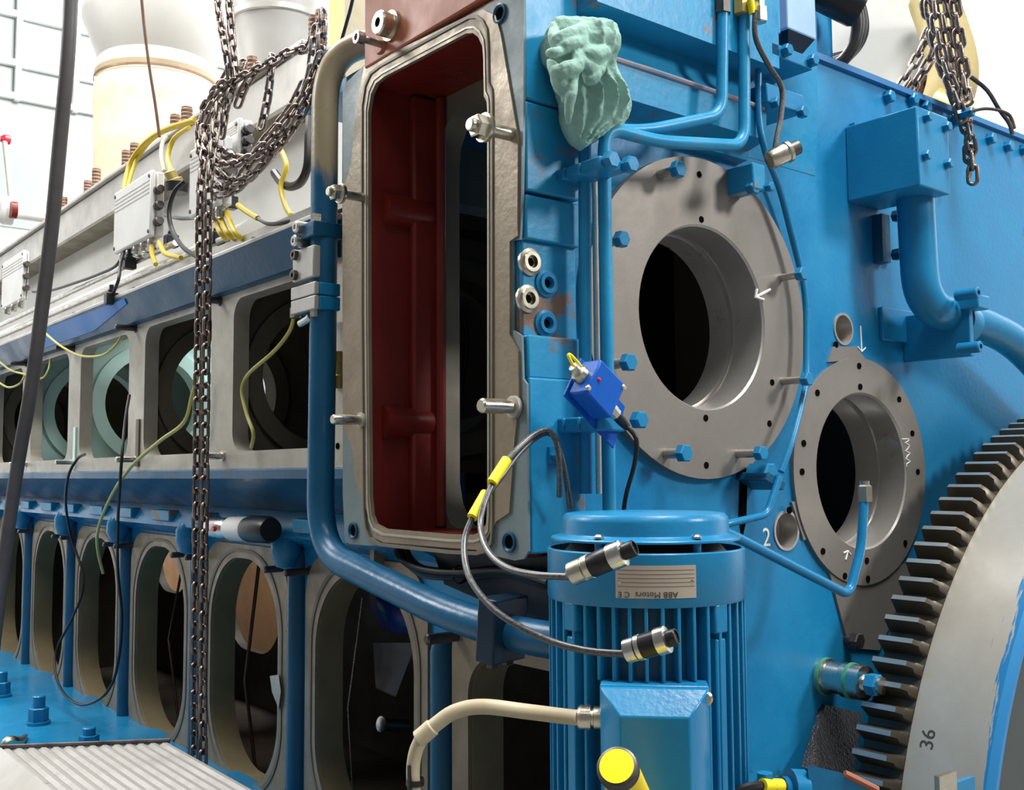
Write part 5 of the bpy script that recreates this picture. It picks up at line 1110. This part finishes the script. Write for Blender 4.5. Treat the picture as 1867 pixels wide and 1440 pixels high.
for k, (u, v) in enumerate(((.15, .15), (.15, 1.1), (.85, .15), (.85, 1.1))):
    p = P1+wv*u+dY*v; part('leg', MB().box((p.x-.02, p.y-.02, ZF if p.y > .87 else 0), (p.x+.02, p.y+.02, ZR-.06)), 'alu', tr)
# yellow lever
a, c = D(1124, 1396, 1.25), D(1196, 1545, 1.45); ax = (c-a).normalized(); r = 39*1.25/1920
t = thing('lever_handle', 'scuffed yellow round bar end with black edge pointing up at bottom centre', 'handle', c)
part('grip', MB().lathe(a, ax, [(r*.93, .010), (r*.96, .03), (r*.94, .32), (0, .32)], 32), 'yellow', t)
part('end_cap', MB().lathe(a, ax, [(0, -.001), (r*.82, 0), (r*.84, .002)], 32), 'ylabel', t, 'yellow end face')
part('edge_ring', MB().lathe(a, ax, [(r*.82, .0005), (r*.96, .002), (r, .006), (r, .016), (r*.95, .019)], 32), 'dark_steel', t, 'black worn edge')
# pipework at the bottom edge
t = thing('lower_pipe', 'blue pipe fitting with silver sleeve at bottom edge right of motor', 'pipe', D(1500, 1440, 1.75))
part('pipe_body', MB().tube([D(1425, 1440, 1.72), D(1500, 1442, 1.74)], .022, 16), 'blue_clean', t)
part('collar', MB().tube([D(1440, 1436, 1.715), D(1465, 1437, 1.72)], .03, 16), 'blue_clean', t)
part('silver_sleeve', MB().tube([D(1500, 1434, 1.74), D(1545, 1440, 1.76)], .024, 18), 'steel', t, 'silver sleeve')
part('end_plate', MB().loft([[D(x, y, tt) for x, y in ((1472, 1394), (1532, 1408), (1590, 1440), (1590, 1500), (1480, 1500))] for tt in (1.70, 1.715)]), 'blue_clean', t)
part('worn_edge', MB().tube([D(1540, 1410, 1.7), D(1600, 1440, 1.7)], .006, 8), 'red_plate', t)
wire('black cable with yellow sleeve at bottom edge right of motor', [D(1340, 1448, 1.6), D(1362, 1436, 1.6), D(1392, 1432, 1.61), D(1430, 1432, 1.64)], .0075, 'rubber')
solo('cable_sleeve', MB().tube([D(1390, 1432, 1.606), D(1424, 1432, 1.63)], .0105, 14), 'ylabel', 'yellow sleeve on black cable at bottom edge', 'sleeve')
# rods and parts inside the crankcase
def rod(lab, pts, r, m='dark_steel'): return solo('thin_rod', MB().tube(pts, r, 8), m, lab, 'rod')
XI = .5
rod('thin dark rod standing inside oval opening next to long chains, right', [S(472, 1030, XI), S(447, 1240, XI), S(470, 1440, XI)], .007, 'rust_steel')
rod('thin dark rod standing inside oval opening left of the long chains', [S(330, 1045, XI), S(308, 1165, XI), S(326, 1320, XI)], .006, 'rust_steel')
rod('thin pale wire inside the wide dark opening below the red housing', [S(660, 1090, XI), S(634, 1290, XI), S(642, 1440, XI)], .0025, 'steel')
t = thing('blue_bag', 'dark blue plastic bag hanging inside opening under the thick pipe', 'bag', S(700, 1165, .45))
part('bag_body', MB().loft([[S(660, 1050, .45), S(780, 1080, .45), S(780, 1080, .6), S(660, 1050, .6)], [S(670, 1110, .43), S(775, 1130, .43), S(775, 1130, .6), S(670, 1110, .6)], [S(700, 1163, .45), S(765, 1158, .45), S(765, 1158, .55), S(700, 1163, .55)]]), 'bag', t, sub=1)
t = thing('crank_bolt', 'dim steel bolt end inside wide dark opening below thick pipe', 'bolt', S(715, 1320, .6))
part('bolt_end', MB().cyl(S(694, 1320, .55), S(740, 1322, .65), .022), 'dark_steel', t); part('bolt_face', MB().lathe(S(696, 1320, .552), S(694, 1320, .55)-S(740, 1322, .65), [(.022, 0), (.024, .004), (.015, .006)], 16), 'steel', t)
t = thing('counterweight', 'dim grey crank web plate inside wide dark opening below thick pipe', 'plate', S(700, 1260, .6))
part('web_plate', MB().loft([[S(x, y, .6) for x, y in ((680, 1170), (760, 1170), (722, 1272), (685, 1255))], [S(x, y, .64) for x, y in ((680, 1170), (760, 1170), (722, 1272), (685, 1255))]]), 'dark_steel', t, bev=.003)
t = thing('torn_gasket', 'torn pale gasket scrap at edge of oval opening right of long chains', 'scrap', S(500, 1270, XL-.02))
part('scrap', MB().loft([[S(x, y, XL-.02) for x, y in ((492, 1232), (508, 1230), (512, 1260), (508, 1292), (496, 1262))], [S(x, y, XL-.012) for x, y in ((492, 1232), (508, 1230), (512, 1260), (508, 1292), (496, 1262))]]), 'seat_grey', t)
